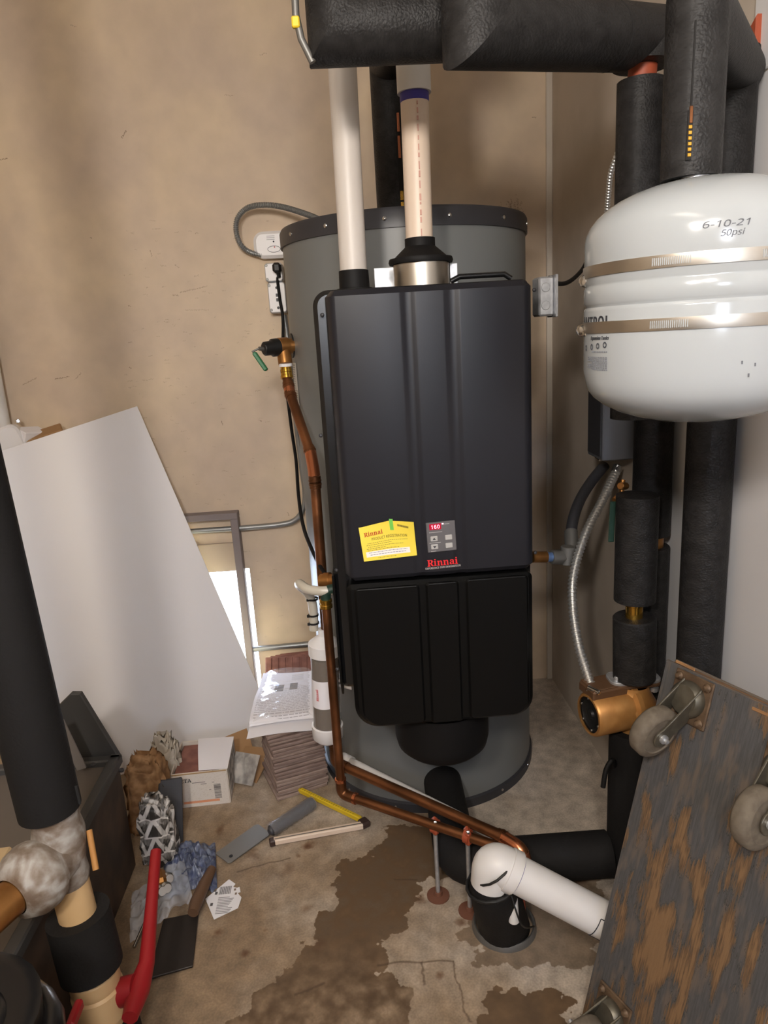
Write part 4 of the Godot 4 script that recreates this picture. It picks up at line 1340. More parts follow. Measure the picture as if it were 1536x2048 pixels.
	sheet(s, 14, 2, func(u: float, w: float) -> Vector3:
		var an := -1.6 + 2.2 * u
		return along(nb, up) * Vector3(0, hh * (0.62 - 0.26 * w), 0) + Vector3(sin(an), 0, cos(an)) * 0.0412)
	var lab := put("white_label", s, M["paper"], nu)
	var lbp: Vector3 = along(nb, up) * Vector3(0, hh * 0.49, 0)
	put("label_print", lettering("Rinnai", 0.008, "Droid Serif", true, func(q: Vector3) -> Vector3:
		var an := -0.62 - q.y / 0.0412
		return lbp + Vector3(sin(an), 0, cos(an)) * (0.0416 + q.z) + Vector3(0, q.x, 0), 0.0004), M["red_ink"], lab)
	for y in [1305, 1362]:
		s = S()
		var e0 := at([672, 676][int(y == 1362)], y, 1.87)
		tube(s, [e0, e0 + Vector3(0.03, 0.018, 0.03), e0 + Vector3(0.035, -0.01, 0.03), e0 + Vector3(0.004, -0.015, 0)], 0.004, 6)
		put("mount_ear", s, M["white_plastic"], nu)
	# black cord from the outlet down to the heater
	s = S()
	tube(s, curve([at(553, 545, 2.64), at(560, 600, 2.62), at(566, 640, 2.62), at(567, 720, 2.6), at(582, 850, 2.5), at(592, 920, 2.4), at(597, 990, 2.25), at(606, 1050, 2.1), at(622, 1095, 1.95), at(645, 1140, 1.84), at(672, 1168, 1.78)], 6), 0.0055, 8)
	one("power_cable", s, M["rubber"], "black power cord hanging from the wall outlet to the heater", "cord")
	# small white condensate pipe
	s = S()
	tube(s, [fl(676, 1512, 0.19), fl(985, 1668, 0.19)], 0.0145, 16)
	var wp := one("drain_pipe", s, M["pvc_white"], "thin white plastic pipe behind the two copper pipes near the floor", "pipe")
	s = S()
	lathe(s, along(fl(676, 1512, 0.19), fl(985, 1668, 0.19) - fl(676, 1512, 0.19)), [Vector2(0.0145, 0.02), Vector2(0.0185, 0.02), Vector2(0.0185, 0.06), Vector2(0.0145, 0.06)], 16)
	put("coupling", s, M["pvc_white"], wp)
	# insulated return at the tank's foot
	foam_pipe("insulated_pipe", "fat black insulated pipe from the tank's foot turning along the floor", [Vector3(0.60, 0.10, -1.55), Vector3(0.205, 0.10, -1.56), Vector3(0.215, 0.10, -1.93)], 0.058, 28, "foam_flat", 0.075)
	# stub standpipe, drain ring
	var E := fl(985, 1722, 0.30)
	var g := fl(1008, 1852, 0)
	var st := thing("standpipe", "black corrugated standpipe set into the floor drain", "pipe", g)
	s = S()
	var top := E + Vector3(0.0, -0.07, -0.005)
	tube(s, [top + Vector3(0, 0.02, 0), top, top.lerp(g, 0.5), g + Vector3(0, -0.0, 0)], [0.047, 0.054, 0.06, 0.064], 26)
	put("sleeve", s, M["foam_flat"], st)
	s = S()
	lathe(s, T(g), [Vector2(0.070, 0.0), Vector2(0.071, 0.014), Vector2(0.075, 0.016), Vector2(0.078, 0.012), Vector2(0.08, 0.0)], 36)
	one("drain_ring", s, M["steel_grey"], "grey metal drain ring in the floor round the black standpipe", "drain")
	# large white pipe to the drain
	var P1 := fl(1212, 1842, 0.18)
	var wpipe := thing("waste_pipe", "thick white plastic pipe slanting from the drain elbow behind the dolly", "pipe", E)
	s = S()
	var dir := (P1 - E).normalized()
	tube(s, [E + dir * 0.02, E + dir * 0.46], 0.0405, 32)
	put("tube", s, M["pvc_white"], wpipe)
	s = S()
	tube(s, bend([E + Vector3(-0.005, -0.055, -0.0), E, E + dir * 0.06], 0.05, 10), 0.045, 30)
	lathe(s, along(E + dir * 0.035, dir), [Vector2(0.045, 0), Vector2(0.0475, 0.001), Vector2(0.0475, 0.022), Vector2(0.0405, 0.023)], 32)
	put("elbow", s, M["pvc_white"], wpipe)
	s = S()
	lathe(s, along(E + dir * 0.058, dir), [Vector2(0.0407, 0), Vector2(0.0412, 0.001), Vector2(0.0412, 0.003), Vector2(0.0407, 0.004)], 32)
	put("primer_ring", s, M["purple"], wpipe)
	s = S()
	var fr := along(E + dir * 0.245, dir)
	for k in 10:   # black marker outline on the pipe
		var t0 := deg_to_rad(150 + k * 9.0)
		var t1 := deg_to_rad(150 + (k + 1) * 9.0)
		for q in [0.0]:
			var A := fr * Vector3(sin(t0) * 0.0408, q, cos(t0) * 0.0408)
			var B := fr * Vector3(sin(t1) * 0.0408, q, cos(t1) * 0.0408)
			tube(s, [A, B], 0.0011, 5, false)
	for t in [150.0, 240.0]:
		var A := fr * Vector3(sin(deg_to_rad(t)) * 0.0408, 0, cos(deg_to_rad(t)) * 0.0408)
		tube(s, [A, A + dir * 0.05], 0.0011, 5, false)
	put("marker_line", s, M["ink"], wpipe)
	# black tie cords round the elbow
	s = S()
	var ring: Array = []
	for k in 17:
		var t := TAU * k / 16
		ring.append(along(E + dir * 0.005 - Vector3(0, 0.01, 0), (dir + Vector3(0, -0.8, 0)).normalized()) * Vector3(sin(t) * 0.052, 0, cos(t) * 0.052))
	tube(s, ring, 0.0028, 6, false)
	ring = []
	for k in 17:
		var t := TAU * k / 16
		ring.append(E + Vector3(sin(t) * 0.055 - 0.004, -0.058 + 0.01 * sin(t), cos(t) * 0.055))
	tube(s, ring, 0.004, 6, false)
	tube(s, curve([E + Vector3(0.03, -0.05, 0.05), E + Vector3(0.05, -0.12, 0.06), g + Vector3(0.06, 0.05, 0.06)], 5), 0.0022, 6)
	tube(s, curve([E + Vector3(0.0, -0.06, 0.055), g + Vector3(-0.06, 0.1, 0.06)], 5), 0.0018, 6)
	one("tie_cord", s, M["black_plastic"], "black tie cord looped round the white elbow at the drain", "cord")
	s = S()
	var sp := at(1022, 1760, 1.33)
	cyl(s, sp, sp + Vector3(0.002, -0.10, 0.015), 0.012, 14)
	one("pipe_stub", s, M["pvc_white"], "short white plastic stub hanging beside the black standpipe", "pipe")
	s = S()
	var oc := at(1040, 1785, 1.42)
	prism(s, T(oc, Vector3(-30, 20, -10)), [Vector2(-0.035, 0.02), Vector2(0.03, 0.022), Vector2(0.04, 0.005), Vector2(0.012, -0.005), Vector2(0.008, -0.04), Vector2(-0.005, -0.04), Vector2(-0.01, 0.0), Vector2(-0.035, 0.006)], 0.008, 0.002)
	one("pipe_bracket", s, M["orange"], "orange metal bracket behind the white stub at the drain", "bracket")
	# clamp stands
	for k in 2:
		var cp := fl([935, 868][k], [1672, 1645][k], HP - 0.005 * k)
		if k == 1: cp = fl(870, 1652, 0.215)
		var stand := thing("pipe_stand", ["floor rod with an orange clamp gripping the shorter copper pipe near the white elbow", "floor rod holding the copper pipes in front of the fat black pipe"][k], "pipe support", Vector3(cp.x, 0, cp.z), "rods carrying the copper pipes")
		s = S()
		cyl(s, Vector3(cp.x, 0.004, cp.z), Vector3(cp.x, cp.y - 0.01, cp.z), 0.0058, 12)
		put("rod", s, M["galvanized"], stand)
		s = S()
		box(s, T(cp), Vector3(0.016, 0.04, 0.034), 0.006)
		lathe(s, along(cp, q2 - q1), [Vector2(0.012, -0.008), Vector2(0.018, -0.007), Vector2(0.018, 0.007), Vector2(0.012, 0.008)], 16)
		put("clamp", s, M["orange"], stand)
		s = S()
		lathe(s, T(Vector3(cp.x, 0, cp.z)), [Vector2(0.03, 0.0), Vector2(0.03, 0.004), Vector2(0.012, 0.006), Vector2(0.01, 0.014), Vector2(0.006, 0.015)], 18)
		put("floor_flange", s, mt("rust", C(110, 70, 52), 0.8), stand)
		s = S()
		lathe(s, along(cp + Vector3(0, 0.02, 0.012), Vector3(0, 0.6, 1)), [Vector2(0.005, 0), Vector2(0.004, 0.004), Vector2(0, 0.005)], 8)
		put("screw", s, M["chrome"], stand)

func wall_gear() -> void:
	var s := S()
	# carbon monoxide alarm
	var a := thing("gas_alarm", "rounded white alarm on the wall beside the tank's top rim", "alarm", at(552, 495, 2.69))
	var p := at(551, 490, 2.672)
	prism(s, T(p), rounded(-0.075, -0.045, 0.075, 0.045, 0.034, 8), 0.04, 0.01, 0.6)
	put("case", s, M["white_plastic"], a)
	s = S()
	for k in 3: box(s, T(at(541, 472 + k * 3.4, 2.652)), Vector3(0.028, 0.0012, 0.001), 0.0)
	put("sounder_slots", s, M["ink_soft"], a)
	s = S()
	var tc := at(548, 498, 2.651)
	var loop: Array = []
	for k in 25: loop.append(tc + Vector3(cos(TAU * k / 24) * 0.022, sin(TAU * k / 24) * 0.0105, 0))
	tube(s, loop, 0.0008, 5, false)
	put("button_outline", s, M["ink_soft"], a)
	s = S()
	cyl(s, at(547, 483, 2.652), at(547, 483, 2.649), 0.003, 8, 0.0005)
	put("indicator", s, M["ink"], a)
	s = S()
	cyl(s, at(549, 494, 2.652), at(549, 494, 2.649), 0.0022, 8, 0.0005)
	put("red_indicator", s, M["red_ink"], a)
	# two outlet boxes
	for k in 2:
		var o := thing("outlet_box", ["white metal outlet box with a black plug in it, under the alarm", "white metal outlet box with slotted covers, below the box with the plug"][k], "outlet", at([548, 555][k], [560, 628][k], 2.66), "surface outlet boxes on the back wall")
		var c := at([549, 556][k], [546, 596][k], 2.665)
		s = S()
		box(s, T(c), Vector3(0.062, [0.062, 0.105][k], 0.06), 0.006)
		put("box_body", s, M["galvanized"], o)
		s = S()
		prism(s, T(c + Vector3(0, 0, 0.031)), rounded(-0.029, [-0.029, -0.05][k], 0.029, [0.029, 0.05][k], 0.009), 0.005, 0.0015)
		put("cover_plate", s, M["white_plastic"], o)
		for q in [[-0.024, -0.9], [-0.024, 0.9]]:
			s = S()
			cyl(s, c + Vector3(q[0], q[1] * [0.026, 0.046][k], 0.03), c + Vector3(q[0], q[1] * [0.026, 0.046][k], 0.0355), 0.005, 8, 0.001)
			put("cover_screw", s, M["steel_grey"], o)
		if k == 1:
			for q in [0.033, 0.008, -0.008, -0.035]:
				s = S()
				if absf(q) < 0.02: box(s, T(c + Vector3(0.0, q, 0.034)), Vector3(0.008, 0.011, 0.002), 0.0005)
				else: cyl(s, c + Vector3(0.001, q, 0.033), c + Vector3(0.001, q, 0.0355), 0.0048, 10, 0.001)
				put("slot", s, M["dark_grey"], o)
	s = S()
	var pl := at(554, 536, 2.615)
	box(s, T(pl), Vector3(0.03, 0.034, 0.04), 0.008)
	tube(s, [pl + Vector3(0.002, -0.012, 0.0), pl + Vector3(0.004, -0.03, -0.01)], [0.009, 0.006], 10)
	one("plug", s, M["black_plastic"], "black plug pushed into the upper wall outlet", "plug")
	# conduits
	s = S()
	flex(s, curve([at(523, 511, 2.66), at(497, 503, 2.66), at(480, 487, 2.65), at(472, 460, 2.64), at(476, 435, 2.63), at(495, 416, 2.62), at(525, 410, 2.6), at(560, 413, 2.58), at(600, 424, 2.54), at(640, 440, 2.48), at(680, 465, 2.42)], 8), 0.0098, 0.0062, 12)
	one("flexible_conduit", s, M["conduit_metal"], "looping grey flexible conduit from the outlets over to the tank top", "conduit")
	s = S()
	tube(s, curve([at(380, 1063, 2.67), at(485, 1056, 2.67), at(560, 1049, 2.67), at(590, 1040, 2.67), at(606, 1018, 2.67), at(610, 985, 2.67), at(603, 930, 2.67), at(590, 820, 2.67), at(575, 680, 2.67), at(568, 630, 2.67)], 8), 0.0105, 14)
	var cd := one("metal_conduit", s, M["conduit_metal"], "grey metal conduit running along the wall then bending up behind the copper pipe", "conduit")
	s = S()
	tube(s, [at(500, 1299, 2.67), at(640, 1286, 2.67)], 0.0115, 14)
	one("metal_conduit", s, M["conduit_metal"], "straight grey metal conduit low on the wall above the brown tiles", "conduit")
	# white pipe at far left with a strap
	var w := thing("wall_pipe", "white plastic pipe running down the back wall above the leaning board", "pipe", Vector3(-1.247, 1.0, -2.66))
	s = S()
	tube(s, [Vector3(-1.247, HC, -2.655), Vector3(-1.247, 0.0, -2.655)], 0.0242, 22)
	put("tube", s, M["pvc_white"], w)
	s = S()
	cyl(s, at(36, 842, 2.64), at(36, 842, 2.62), 0.008, 10)
	put("strap_screw", s, M["chrome"], w)
	s = S()
	lathe(s, T(Vector3(-1.247, 1.155, -2.655)), [Vector2(0.0243, -0.03), Vector2(0.027, -0.03), Vector2(0.027, 0.03), Vector2(0.0243, 0.03)], 22)
	put("brown_collar", s, mt("cardboard", C(158, 122, 84), 0.85), w)
	s = S()
	prism(s, T(at(12, 880, 2.56), Vector3(0, 10, 18)), rounded(-0.07, -0.06, 0.06, 0.045, 0.03), 0.05, 0.008)
	one("plastic_jug", s, M["white_plastic"], "crumpled white plastic jug showing above the leaning board's corner", "jug")
	for k in 2:
		s = S()
		box(s, T(at([84, 62][k], [868, 872][k], 2.6), Vector3(20, 25 + 30 * k, 14 - 20 * k)), Vector3([0.14, 0.09][k], [0.012, 0.05][k], 0.06), 0.003)
		one("cardboard_scrap", s, M[["cardboard", "paper"][k]], ["torn brown cardboard piece sticking up behind the leaning white board", "white paper scrap tucked behind the leaning white board"][k], "scrap")

	# frame round the vent opening
	var f := thing("vent_frame", "grey metal frame standing on the wall round the bright vent opening", "frame", Vector3(-0.67, 0.05, -2.68))
	for q in [[-0.93, 0.797, -0.443, 0.822], [-0.472, 0.03, -0.443, 0.797], [-0.93, 0.03, -0.90, 0.797]]:
		s = S()
		box(s, T(Vector3((q[0] + q[2]) / 2, (q[1] + q[3]) / 2, -2.672)), Vector3(q[2] - q[0], q[3] - q[1], 0.05), 0.002)
		put("frame_bar", s, M["frame_grey"], f)
	s = S()
	box(s, T(Vector3(-0.686, 0.637, -2.688)), Vector3(0.428, 0.115, 0.01), 0.001)
	put("cover_plate", s, mt("plate_tan", C(168, 152, 136), 0.6), f)

func left_side() -> void:
	var s := S()
	# leaning white board
	var TR := Vector3(-0.761, 1.245, -2.655)
	var TL := at(-8, 905, 2.45)
	var BR := at(530, 1400, 2.482)
	var ux := (TR - TL).normalized()
	var dn := (BR - TR)
	dn = (dn - ux * dn.dot(ux)).normalized()
	var wd := 0.67
	var ln := 1.16
	var n := dn.cross(ux).normalized()
	if n.z < 0: n = -n
	var mid := TR - ux * wd / 2 + dn * ln / 2
	var bo := TR - ux * wd
	var cut: Array = [Vector2(wd, 0), Vector2(0, 0), Vector2(0, -bo.y / -dn.y * 1.0), Vector2(wd, -TR.y / -dn.y)]
	var b := thing("white_board", "large smooth white board leaning tilted against the back wall", "board", mid + dn * ln / 2)
	var bx := Transform3D(Basis(ux, -dn, n), bo - n * 0.010)
	prism(s, bx, cut, 0.016, 0.001)
	put("board_core", s, M["board_core"], b)
	s = S()
	prism(s, bx.translated_local(Vector3(0, 0, 0.009)), cut, 0.002, 0.0008)
	put("white_face", s, M["white_board"], b)
	# big black pipe with the metal union at its foot
	var px := -0.618
	var pz := -1.22
	var pa := at(100, 1618, -pz)
	var pb := at(-50, 1000, -pz)
	var p := foam_pipe("insulated_pipe", "thick black insulated pipe ending above the chalky metal union", [pa + (pb - pa) * ((HC - pa.y) / (pb.y - pa.y)), pa], 0.057, 30, "foam_flat")
	slit(p, Vector3(px + 0.0545, 0.65, pz + 0.002), Vector3(px + 0.055, 0.61, pz + 0.002), 0.006)
	var u := thing("pipe_union", "chalky corroded metal tee and union below the thick black pipe", "pipe fitting", Vector3(px, 0.46, pz))
	var chalk := mt("chalky_metal", C(150, 146, 142), 0.75, 0.2)
	tripl(chalk, Vector3(7, 7, 7), ntex(81, 0.012, C(112, 94, 78), C(178, 174, 168), 256, 5), nnorm(82, 0.06, 1.5), 0.3)
	s = S()
	lathe(s, T(Vector3(px + 0.004, 0, pz)), [Vector2(0, 0.44), Vector2(0.04, 0.44), Vector2(0.043, 0.455), Vector2(0.04, 0.48), Vector2(0.046, 0.52), Vector2(0.049, 0.55), Vector2(0.044, 0.575), Vector2(0.044, 0.60), Vector2(0, 0.602)], 26)
	put("tee_body", s, chalk, u)
	var ua := Vector3(px + 0.004, 0.505, pz + 0.0)
	var ud := Vector3(-0.45, -0.04, 0.9).normalized()
	s = S()
	lathe(s, along(ua, ud), [Vector2(0.046, 0.0), Vector2(0.05, 0.03), Vector2(0.064, 0.045), Vector2(0.068, 0.06), Vector2(0.066, 0.085), Vector2(0.058, 0.10), Vector2(0.05, 0.112), Vector2(0.036, 0.116)], 28)
	put("union_nut", s, chalk, u)
	s = S()
	lathe(s, along(ua, ud), [Vector2(0.034, 0.10), Vector2(0.033, 0.26)], 24)
	lathe(s, along(ua, ud), [Vector2(0.033, 0.24), Vector2(0.038, 0.245), Vector2(0.038, 0.26), Vector2(0.036, 0.27), Vector2(0.039, 0.275), Vector2(0.036, 0.34), Vector2(0, 0.34)], 20)
	put("brass_pipe", s, M["brass"], u)
	# plastic valve line below
	var vl := thing("valve_line", "cream plastic valve and pipe in black sleeves at the dark machine's corner", "valve", Vector3(px + 0.03, 0, pz))
	var c0 := Vector3(px + 0.006, 0.45, pz)
	var v1 := at(172, 1850, 1.18)
	var v2 := at(192, 1900, 1.16)
	var ax := (Vector3(px + 0.045, 0.0, pz + 0.03) - c0).normalized()
	s = S()
	tube(s, [c0, c0 + ax * 0.11], 0.036, 24)
	put("pipe_end", s, M["cpvc"], vl)
	s = S()
	tube(s, [c0 + ax * 0.085, c0 + ax * 0.21], 0.061, 28)
	put("black_sleeve", s, M["foam_flat"], vl)
	s = S()
	lathe(s, along(c0 + ax * 0.36, -ax), [Vector2(0.03, -0.02), Vector2(0.03, 0.0), Vector2(0.037, 0.003), Vector2(0.037, 0.035), Vector2(0.05, 0.042), Vector2(0.051, 0.10), Vector2(0.046, 0.105), Vector2(0.049, 0.112), Vector2(0.049, 0.135), Vector2(0.044, 0.14), Vector2(0.044, 0.17)], 28)
	put("valve_body", s, M["cpvc"], vl)
	s = S()
	tube(s, [c0 + ax * 0.345, c0 + ax * 0.45], 0.064, 28)
	put("black_sleeve", s, M["foam_flat"], vl)
	# its red lever
	s = S()
	var h0 := fl(236, 1935, 0.24)
	var h1 := fl(250, 1840, 0.25)
	var h2 := fl(312, 1702, 0.28)
	var vp := c0 + ax * 0.275
	tube(s, [vp + Vector3(0.045, 0, 0.0), vp + Vector3(0.075, 0.005, 0.0)], 0.028, 18)
	var k0 := vp + Vector3(0.08, 0.0, 0.06)
	var k1 := vp + Vector3(0.082, 0.005, -0.06)
	tube(s, [k0, vp + Vector3(0.08, 0.0, 0.0), k1, k1.lerp(h2, 0.5), h2], [0.016, 0.024, 0.017, 0.014, 0.013], 10)
	put("red_lever", s, M["red_plastic"], vl)
	s = S()
	var rd := at(150, 2030, 1.0)
	box(s, T(rd), Vector3(0.014, 0.02, 0.05), 0.004)
	put("red_tab", s, M["red_plastic"], vl)
	# dark machine casing at far left
	var m := thing("machine_casing", "dark metal machine casing with a peaked end plate behind the valves", "machine", Vector3(-1.1, 0, -1.5))
	s = S()
	box(s, T(Vector3(-1.17, 0.17, -1.33)), Vector3(0.94, 0.34, 0.92), 0.004)
	put("casing", s, M["brown_panel"], m)
	s = S()
	box(s, T(Vector3(-0.705, 0.348, -1.33)), Vector3(0.03, 0.03, 0.93), 0.004)
	box(s, T(Vector3(-1.16, 0.348, -1.775)), Vector3(0.94, 0.03, 0.03), 0.004)
	put("top_rim", s, M["sheet_metal"], m)
	s = S()
	box(s, T(Vector3(-1.17, 0.342, -1.33)), Vector3(0.90, 0.006, 0.88), 0.002)
	put("top_tray", s, mt("tray_grey", C(104, 96, 88), 0.6, 0.2), m)
	var e: Array = []
	var pzv := 1.80
	for q in [[241, 1520], [160, 1388], [141, 1388], [100, 1428], [60, 1475], [60, 1560], [200, 1562]]:
		var g := at(q[0], q[1], pzv)
		e.append(Vector2(g.x, g.y))
	s = S()
	prism(s, T(Vector3(0, 0, -1.81)), e, 0.02, 0.003)
	put("end_plate", s, M["sheet_metal"], m)
	s = S()
	var fa := at(140, 1392, 1.79)
	var fb := at(148, 1440, 1.76)
	box(s, T(at(141, 1490, 1.70), Vector3(0, 0, 14)), Vector3(0.026, 0.15, 0.006), 0.001)
	put("side_strip", s, mt("strip_grey", C(128, 122, 118), 0.5, 0.2), m)
	s = S()
	for q in [[186, 1530], [243, 1541]]: lathe(s, along(at(q[0], q[1], 1.72), Vector3(0.3, 1, 0.3)), [Vector2(0.007, 0), Vector2(0.006, 0.004), Vector2(0, 0.005)], 10)
	put("bolt", s, M["dark_grey"], m)
	s = S()
	tube(s, [at(178, 1660, 1.24), at(192, 1740, 1.2)], 0.006, 8)
	put("wood_dowel", s, mt("wood_stick", C(176, 124, 66), 0.7), m)
	s = S()
	box(s, T(Vector3(-1.06, 0.40, -1.30), Vector3(0, 4, 0)), Vector3(0.55, 0.045, 0.09), 0.004)
	one("timber_strip", s, mt("timber", C(190, 164, 124), 0.75), "pale timber strip lying on the dark machine casing behind the thick pipe", "timber")
	# black hose coil in the near corner
	s = S()
	var hc := at(-80, 2060, 0.8)
	for k in 3:
		var ring: Array = []
		for i in 25:
			var t := TAU * i / 24
			ring.append(hc + Vector3(sin(t) * (0.13 - k * 0.03) - 0.03, -0.06 + k * 0.02, cos(t) * (0.12 - k * 0.03)))
		tube(s, ring, 0.024, 12, false)
	lathe(s, T(hc + Vector3(-0.03, -0.09, 0)), [Vector2(0.10, -hc.y + 0.095), Vector2(0.12, 0.0), Vector2(0.13, 0.09), Vector2(0.11, 0.095), Vector2(0.0, 0.06)], 26)
	one("hose_bucket", s, M["gloss_black"], "black bucket with coiled hose below the brass pipe end", "bucket")

func crumpled(s: SurfaceTool, c: Vector3, r: Vector3, seed_: int, amp: float, freq := 1.5, taper := 0.0, nu := 40, nv := 26) -> void:   # a crushed, closed sack
	var nz := noise(seed_, 1.0, 2)
	var base := c.y - r.y
	sheet(s, nu, nv, func(u: float, v: float) -> Vector3:
		var th := TAU * u
		var ph := PI * v
		var d := Vector3(sin(ph) * cos(th), cos(ph), sin(ph) * sin(th))
		if u >= 1.0: d = Vector3(sin(ph), cos(ph), 0)
		var sq := Vector3(signf(d.x) * pow(absf(d.x), 0.45), signf(d.y) * pow(absf(d.y), 0.6), signf(d.z) * pow(absf(d.z), 0.45))
		var k := absf(nz.get_noise_3dv(d * freq)) * 2.2 - 0.4
		var p := c + sq * r * (1.0 - amp * k) * Vector3(1.0 - taper * (d.y + 1) / 2, 1, 1.0 - taper * (d.y + 1) / 2)
		p.y = maxf(p.y, base)
		return p)

func floor_clutter() -> void:
	var s := S()
	var up := Vector3.UP
	# stack of brown tiles: every tile a thing of its own
	var tone: Array = []
	for k in 3:
		tone.append(mt("tile_brown_%d" % k, C(150 - k * 9, 130 - k * 9, 120 - k * 8), 0.7))
		tripl(tone[k], Vector3(4, 4, 4), ntex(91 + k, 0.03, C(138 - k * 9, 118 - k * 9, 108 - k * 8), C(162 - k * 9, 142 - k * 9, 132 - k * 8), 128))
	var A := fl(555, 1602, 0)
	var B := fl(657, 1572, 0)
	var tx := (B - A).normalized()
	var tz := tx.cross(up).normalized()      # towards the room
	if tz.z < 0: tz = -tz
	var side := A.distance_to(B)
	var tc := (A + B) / 2 - tz * side / 2
	var rng := RandomNumberGenerator.new()
	rng.seed = 4
	var n := 19
	var th := 0.0122
	var tile_mesh: Array = []
	for k in 3:
		s = S()
		box(s, T(Vector3.ZERO), Vector3(side, th - 0.0012, side), 0.0022)
		tile_mesh.append(s.commit())
	for k in n:
		var t := MeshInstance3D.new()
		t.name = numbered("floor_tile", self)
		t.mesh = tile_mesh[k % 3]
		t.material_override = tone[rng.randi() % 3]
		add_child(t)
		t.transform = Transform3D(Basis(tx, up, tx.cross(up)).rotated(up, rng.randf_range(-0.05, 0.05)), tc + Vector3(rng.randf_range(-0.006, 0.006) - 0.004 * maxf(0, k - 14), th * (k + 0.5), rng.randf_range(-0.006, 0.006)))
		tag(t, "square brown ceramic tile in the tall flat stack under the manuals", "tile", "brown tiles in the tall flat stack")
	var top := th * n
	# ribbed tiles leaning on the wall behind
	var tr := mt("tile_red", C(128, 82, 72), 0.65)
	tripl(tr, Vector3(4, 4, 4), ntex(97, 0.03, C(122, 78, 68), C(144, 96, 84), 128))
	for k in 4:
		s = S()
		var w := 0.20
		var hh := 0.27
		box(s, T(Vector3(0, 0, 0)), Vector3(w, hh, 0.009), 0.002)
		for i in 7: box(s, T(Vector3(-w / 2 + w * (i + 0.5) / 7, 0, 0.0055)), Vector3(w / 7 - 0.007, hh - 0.008, 0.006), 0.0012)
		var t := put("ribbed_tile", s, tr)
		t.transform = T(Vector3(-0.235 - 0.02 * k, 0.118, -2.575 + 0.013 * k), Vector3(-32 + k * 1.2, -8, 5 - k * 1.2))
		tag(t, ["rearmost red-brown ribbed tile leaning on the wall behind the manuals", "second ribbed tile from the wall in the leaning pile behind the manuals", "third ribbed tile from the wall in the leaning pile behind the manuals", "frontmost red-brown ribbed tile of the leaning pile, touching the bagged manuals"][k], "tile", "ribbed tiles leaning behind the manuals")
	# loose sheet and manuals in their bag, on the stack
	var h := top + 0.002
	var m00 := fl(528, 1358, h)
	var m10 := fl(627, 1352, h)
	var m01 := fl(497, 1462, h)
	var m11 := fl(629, 1444, h)
	s = S()
	sheet(s, 10, 10, func(u: float, v: float) -> Vector3:
		var p := m00.lerp(m10, u).lerp(m01.lerp(m11, u), v * 1.12) 
		return p + Vector3(0, 0.0015 + 0.004 * sin(u * 4.0) * v - 0.03 * pow(maxf(0, v - 0.8) * 2, 2), 0))
	one("paper_sheet", s, M["paper"], "white paper sheet sticking out beneath the bagged manuals", "paper")
	var mo := thing("manual_bundle", "folded printed manuals in a clear plastic bag on top of the tile stack", "manuals", (m00 + m11) / 2)
	var im := Image.create(256, 256, false, Image.FORMAT_RGB8)
	im.fill(C(232, 229, 233))
	for y in range(96, 250, 7):
		var x := 12
		while x < 236:
			var wd := rng.randi_range(4, 26)
			im.fill_rect(Rect2i(x, y, mini(wd, 240 - x), 2), C(168, 164, 168))
			x += wd + 4
	im.fill_rect(Rect2i(76, 72, 42, 46), C(104, 102, 104))
	im.fill_rect(Rect2i(146, 66, 36, 46), C(96, 94, 96))
	for y in range(6): im.fill_rect(Rect2i(150, 14 + y * 6, 58, 2), C(176, 172, 174))
	var pm := mt("manual_print", Color.WHITE, 0.55)
	pm.albedo_texture = itex(im)
	pm.texture_repeat = false
	for k in 4:
		s = S()
		var lift := 0.008 + 0.005 * k
		sheet(s, 12, 14, func(u: float, v: float) -> Vector3:
			var vv := minf(v, 0.93) 
			var p := m00.lerp(m10, u).lerp(m01.lerp(m11, u), vv * (1.0 - 0.012 * k))
			var curl := maxf(0.0, v - 0.86) / 0.14
			return p + Vector3(0, lift * (1.0 - curl * curl) + 0.004 * sin(u * 3.0 + k) + 0.012 * maxf(0.0, 1 - absf(v - 0.6) * 3), 0.012 * sin(curl * PI)))
		put("booklet", s, pm if k == 3 else M["paper"], mo)
	put("booklet_title", lettering("Rinnai", 0.009, "Droid Sans", true, func(a: Vector3) -> Vector3:
		var u := 0.2 + a.x / 0.19
		var v := 0.24 - a.y / 0.26
		return m00.lerp(m10, u).lerp(m01.lerp(m11, u), v * 0.964) + Vector3(0, 0.0245 + 0.004 * sin(u * 3.0 + 3) + a.z, 0), 0.0004), M["ink_soft"], mo)
	s = S()
	var nz := noise(17, 1.0, 3)
	sheet(s, 40, 40, func(u: float, v: float) -> Vector3:
		var p := m00.lerp(m10, -0.03 + u * 1.06).lerp(m01.lerp(m11, -0.03 + u * 1.06), -0.06 + v * 1.0)
		var edge := 1.0 - pow(absf(u * 2 - 1), 4)
		return p + Vector3(0, 0.004 + 0.026 * edge + 0.013 * maxf(0.0, 1 - absf(v - 0.62) * 3) + 0.005 * nz.get_noise_2d(u * 3, v * 14), 0))
	var film := mt("clear_film", Color(0.95, 0.95, 0.97, 0.12), 0.2)
	film.transparency = BaseMaterial3D.TRANSPARENCY_ALPHA
	put("plastic_bag", s, film, mo)
	# cardboard tile box
	var F0 := fl(352, 1617, 0)
	var F1 := fl(461, 1605, 0)
	var bx := (F1 - F0).normalized()
	var bz := bx.cross(up).normalized()
	if bz.z < 0: bz = -bz
	var W := F0.distance_to(F1)
	var D := 0.19
	var H := 0.125
	var frame := Transform3D(Basis(bx, up, bx.cross(up)), (F0 + F1) / 2 - bz * D / 2)
	var bo := thing("tile_box", "torn white cardboard box of brown tiles standing on the floor", "box", frame.origin)
	im = Image.create(256, 180, false, Image.FORMAT_RGB8)
	im.fill(C(216, 208, 198))
	for i in 900:
		var x := rng.randi_range(0, 250)
		var y := rng.randi_range(0, 175)
		im.fill_rect(Rect2i(x, y, rng.randi_range(1, 5), rng.randi_range(1, 3)), C(206, 196, 184))
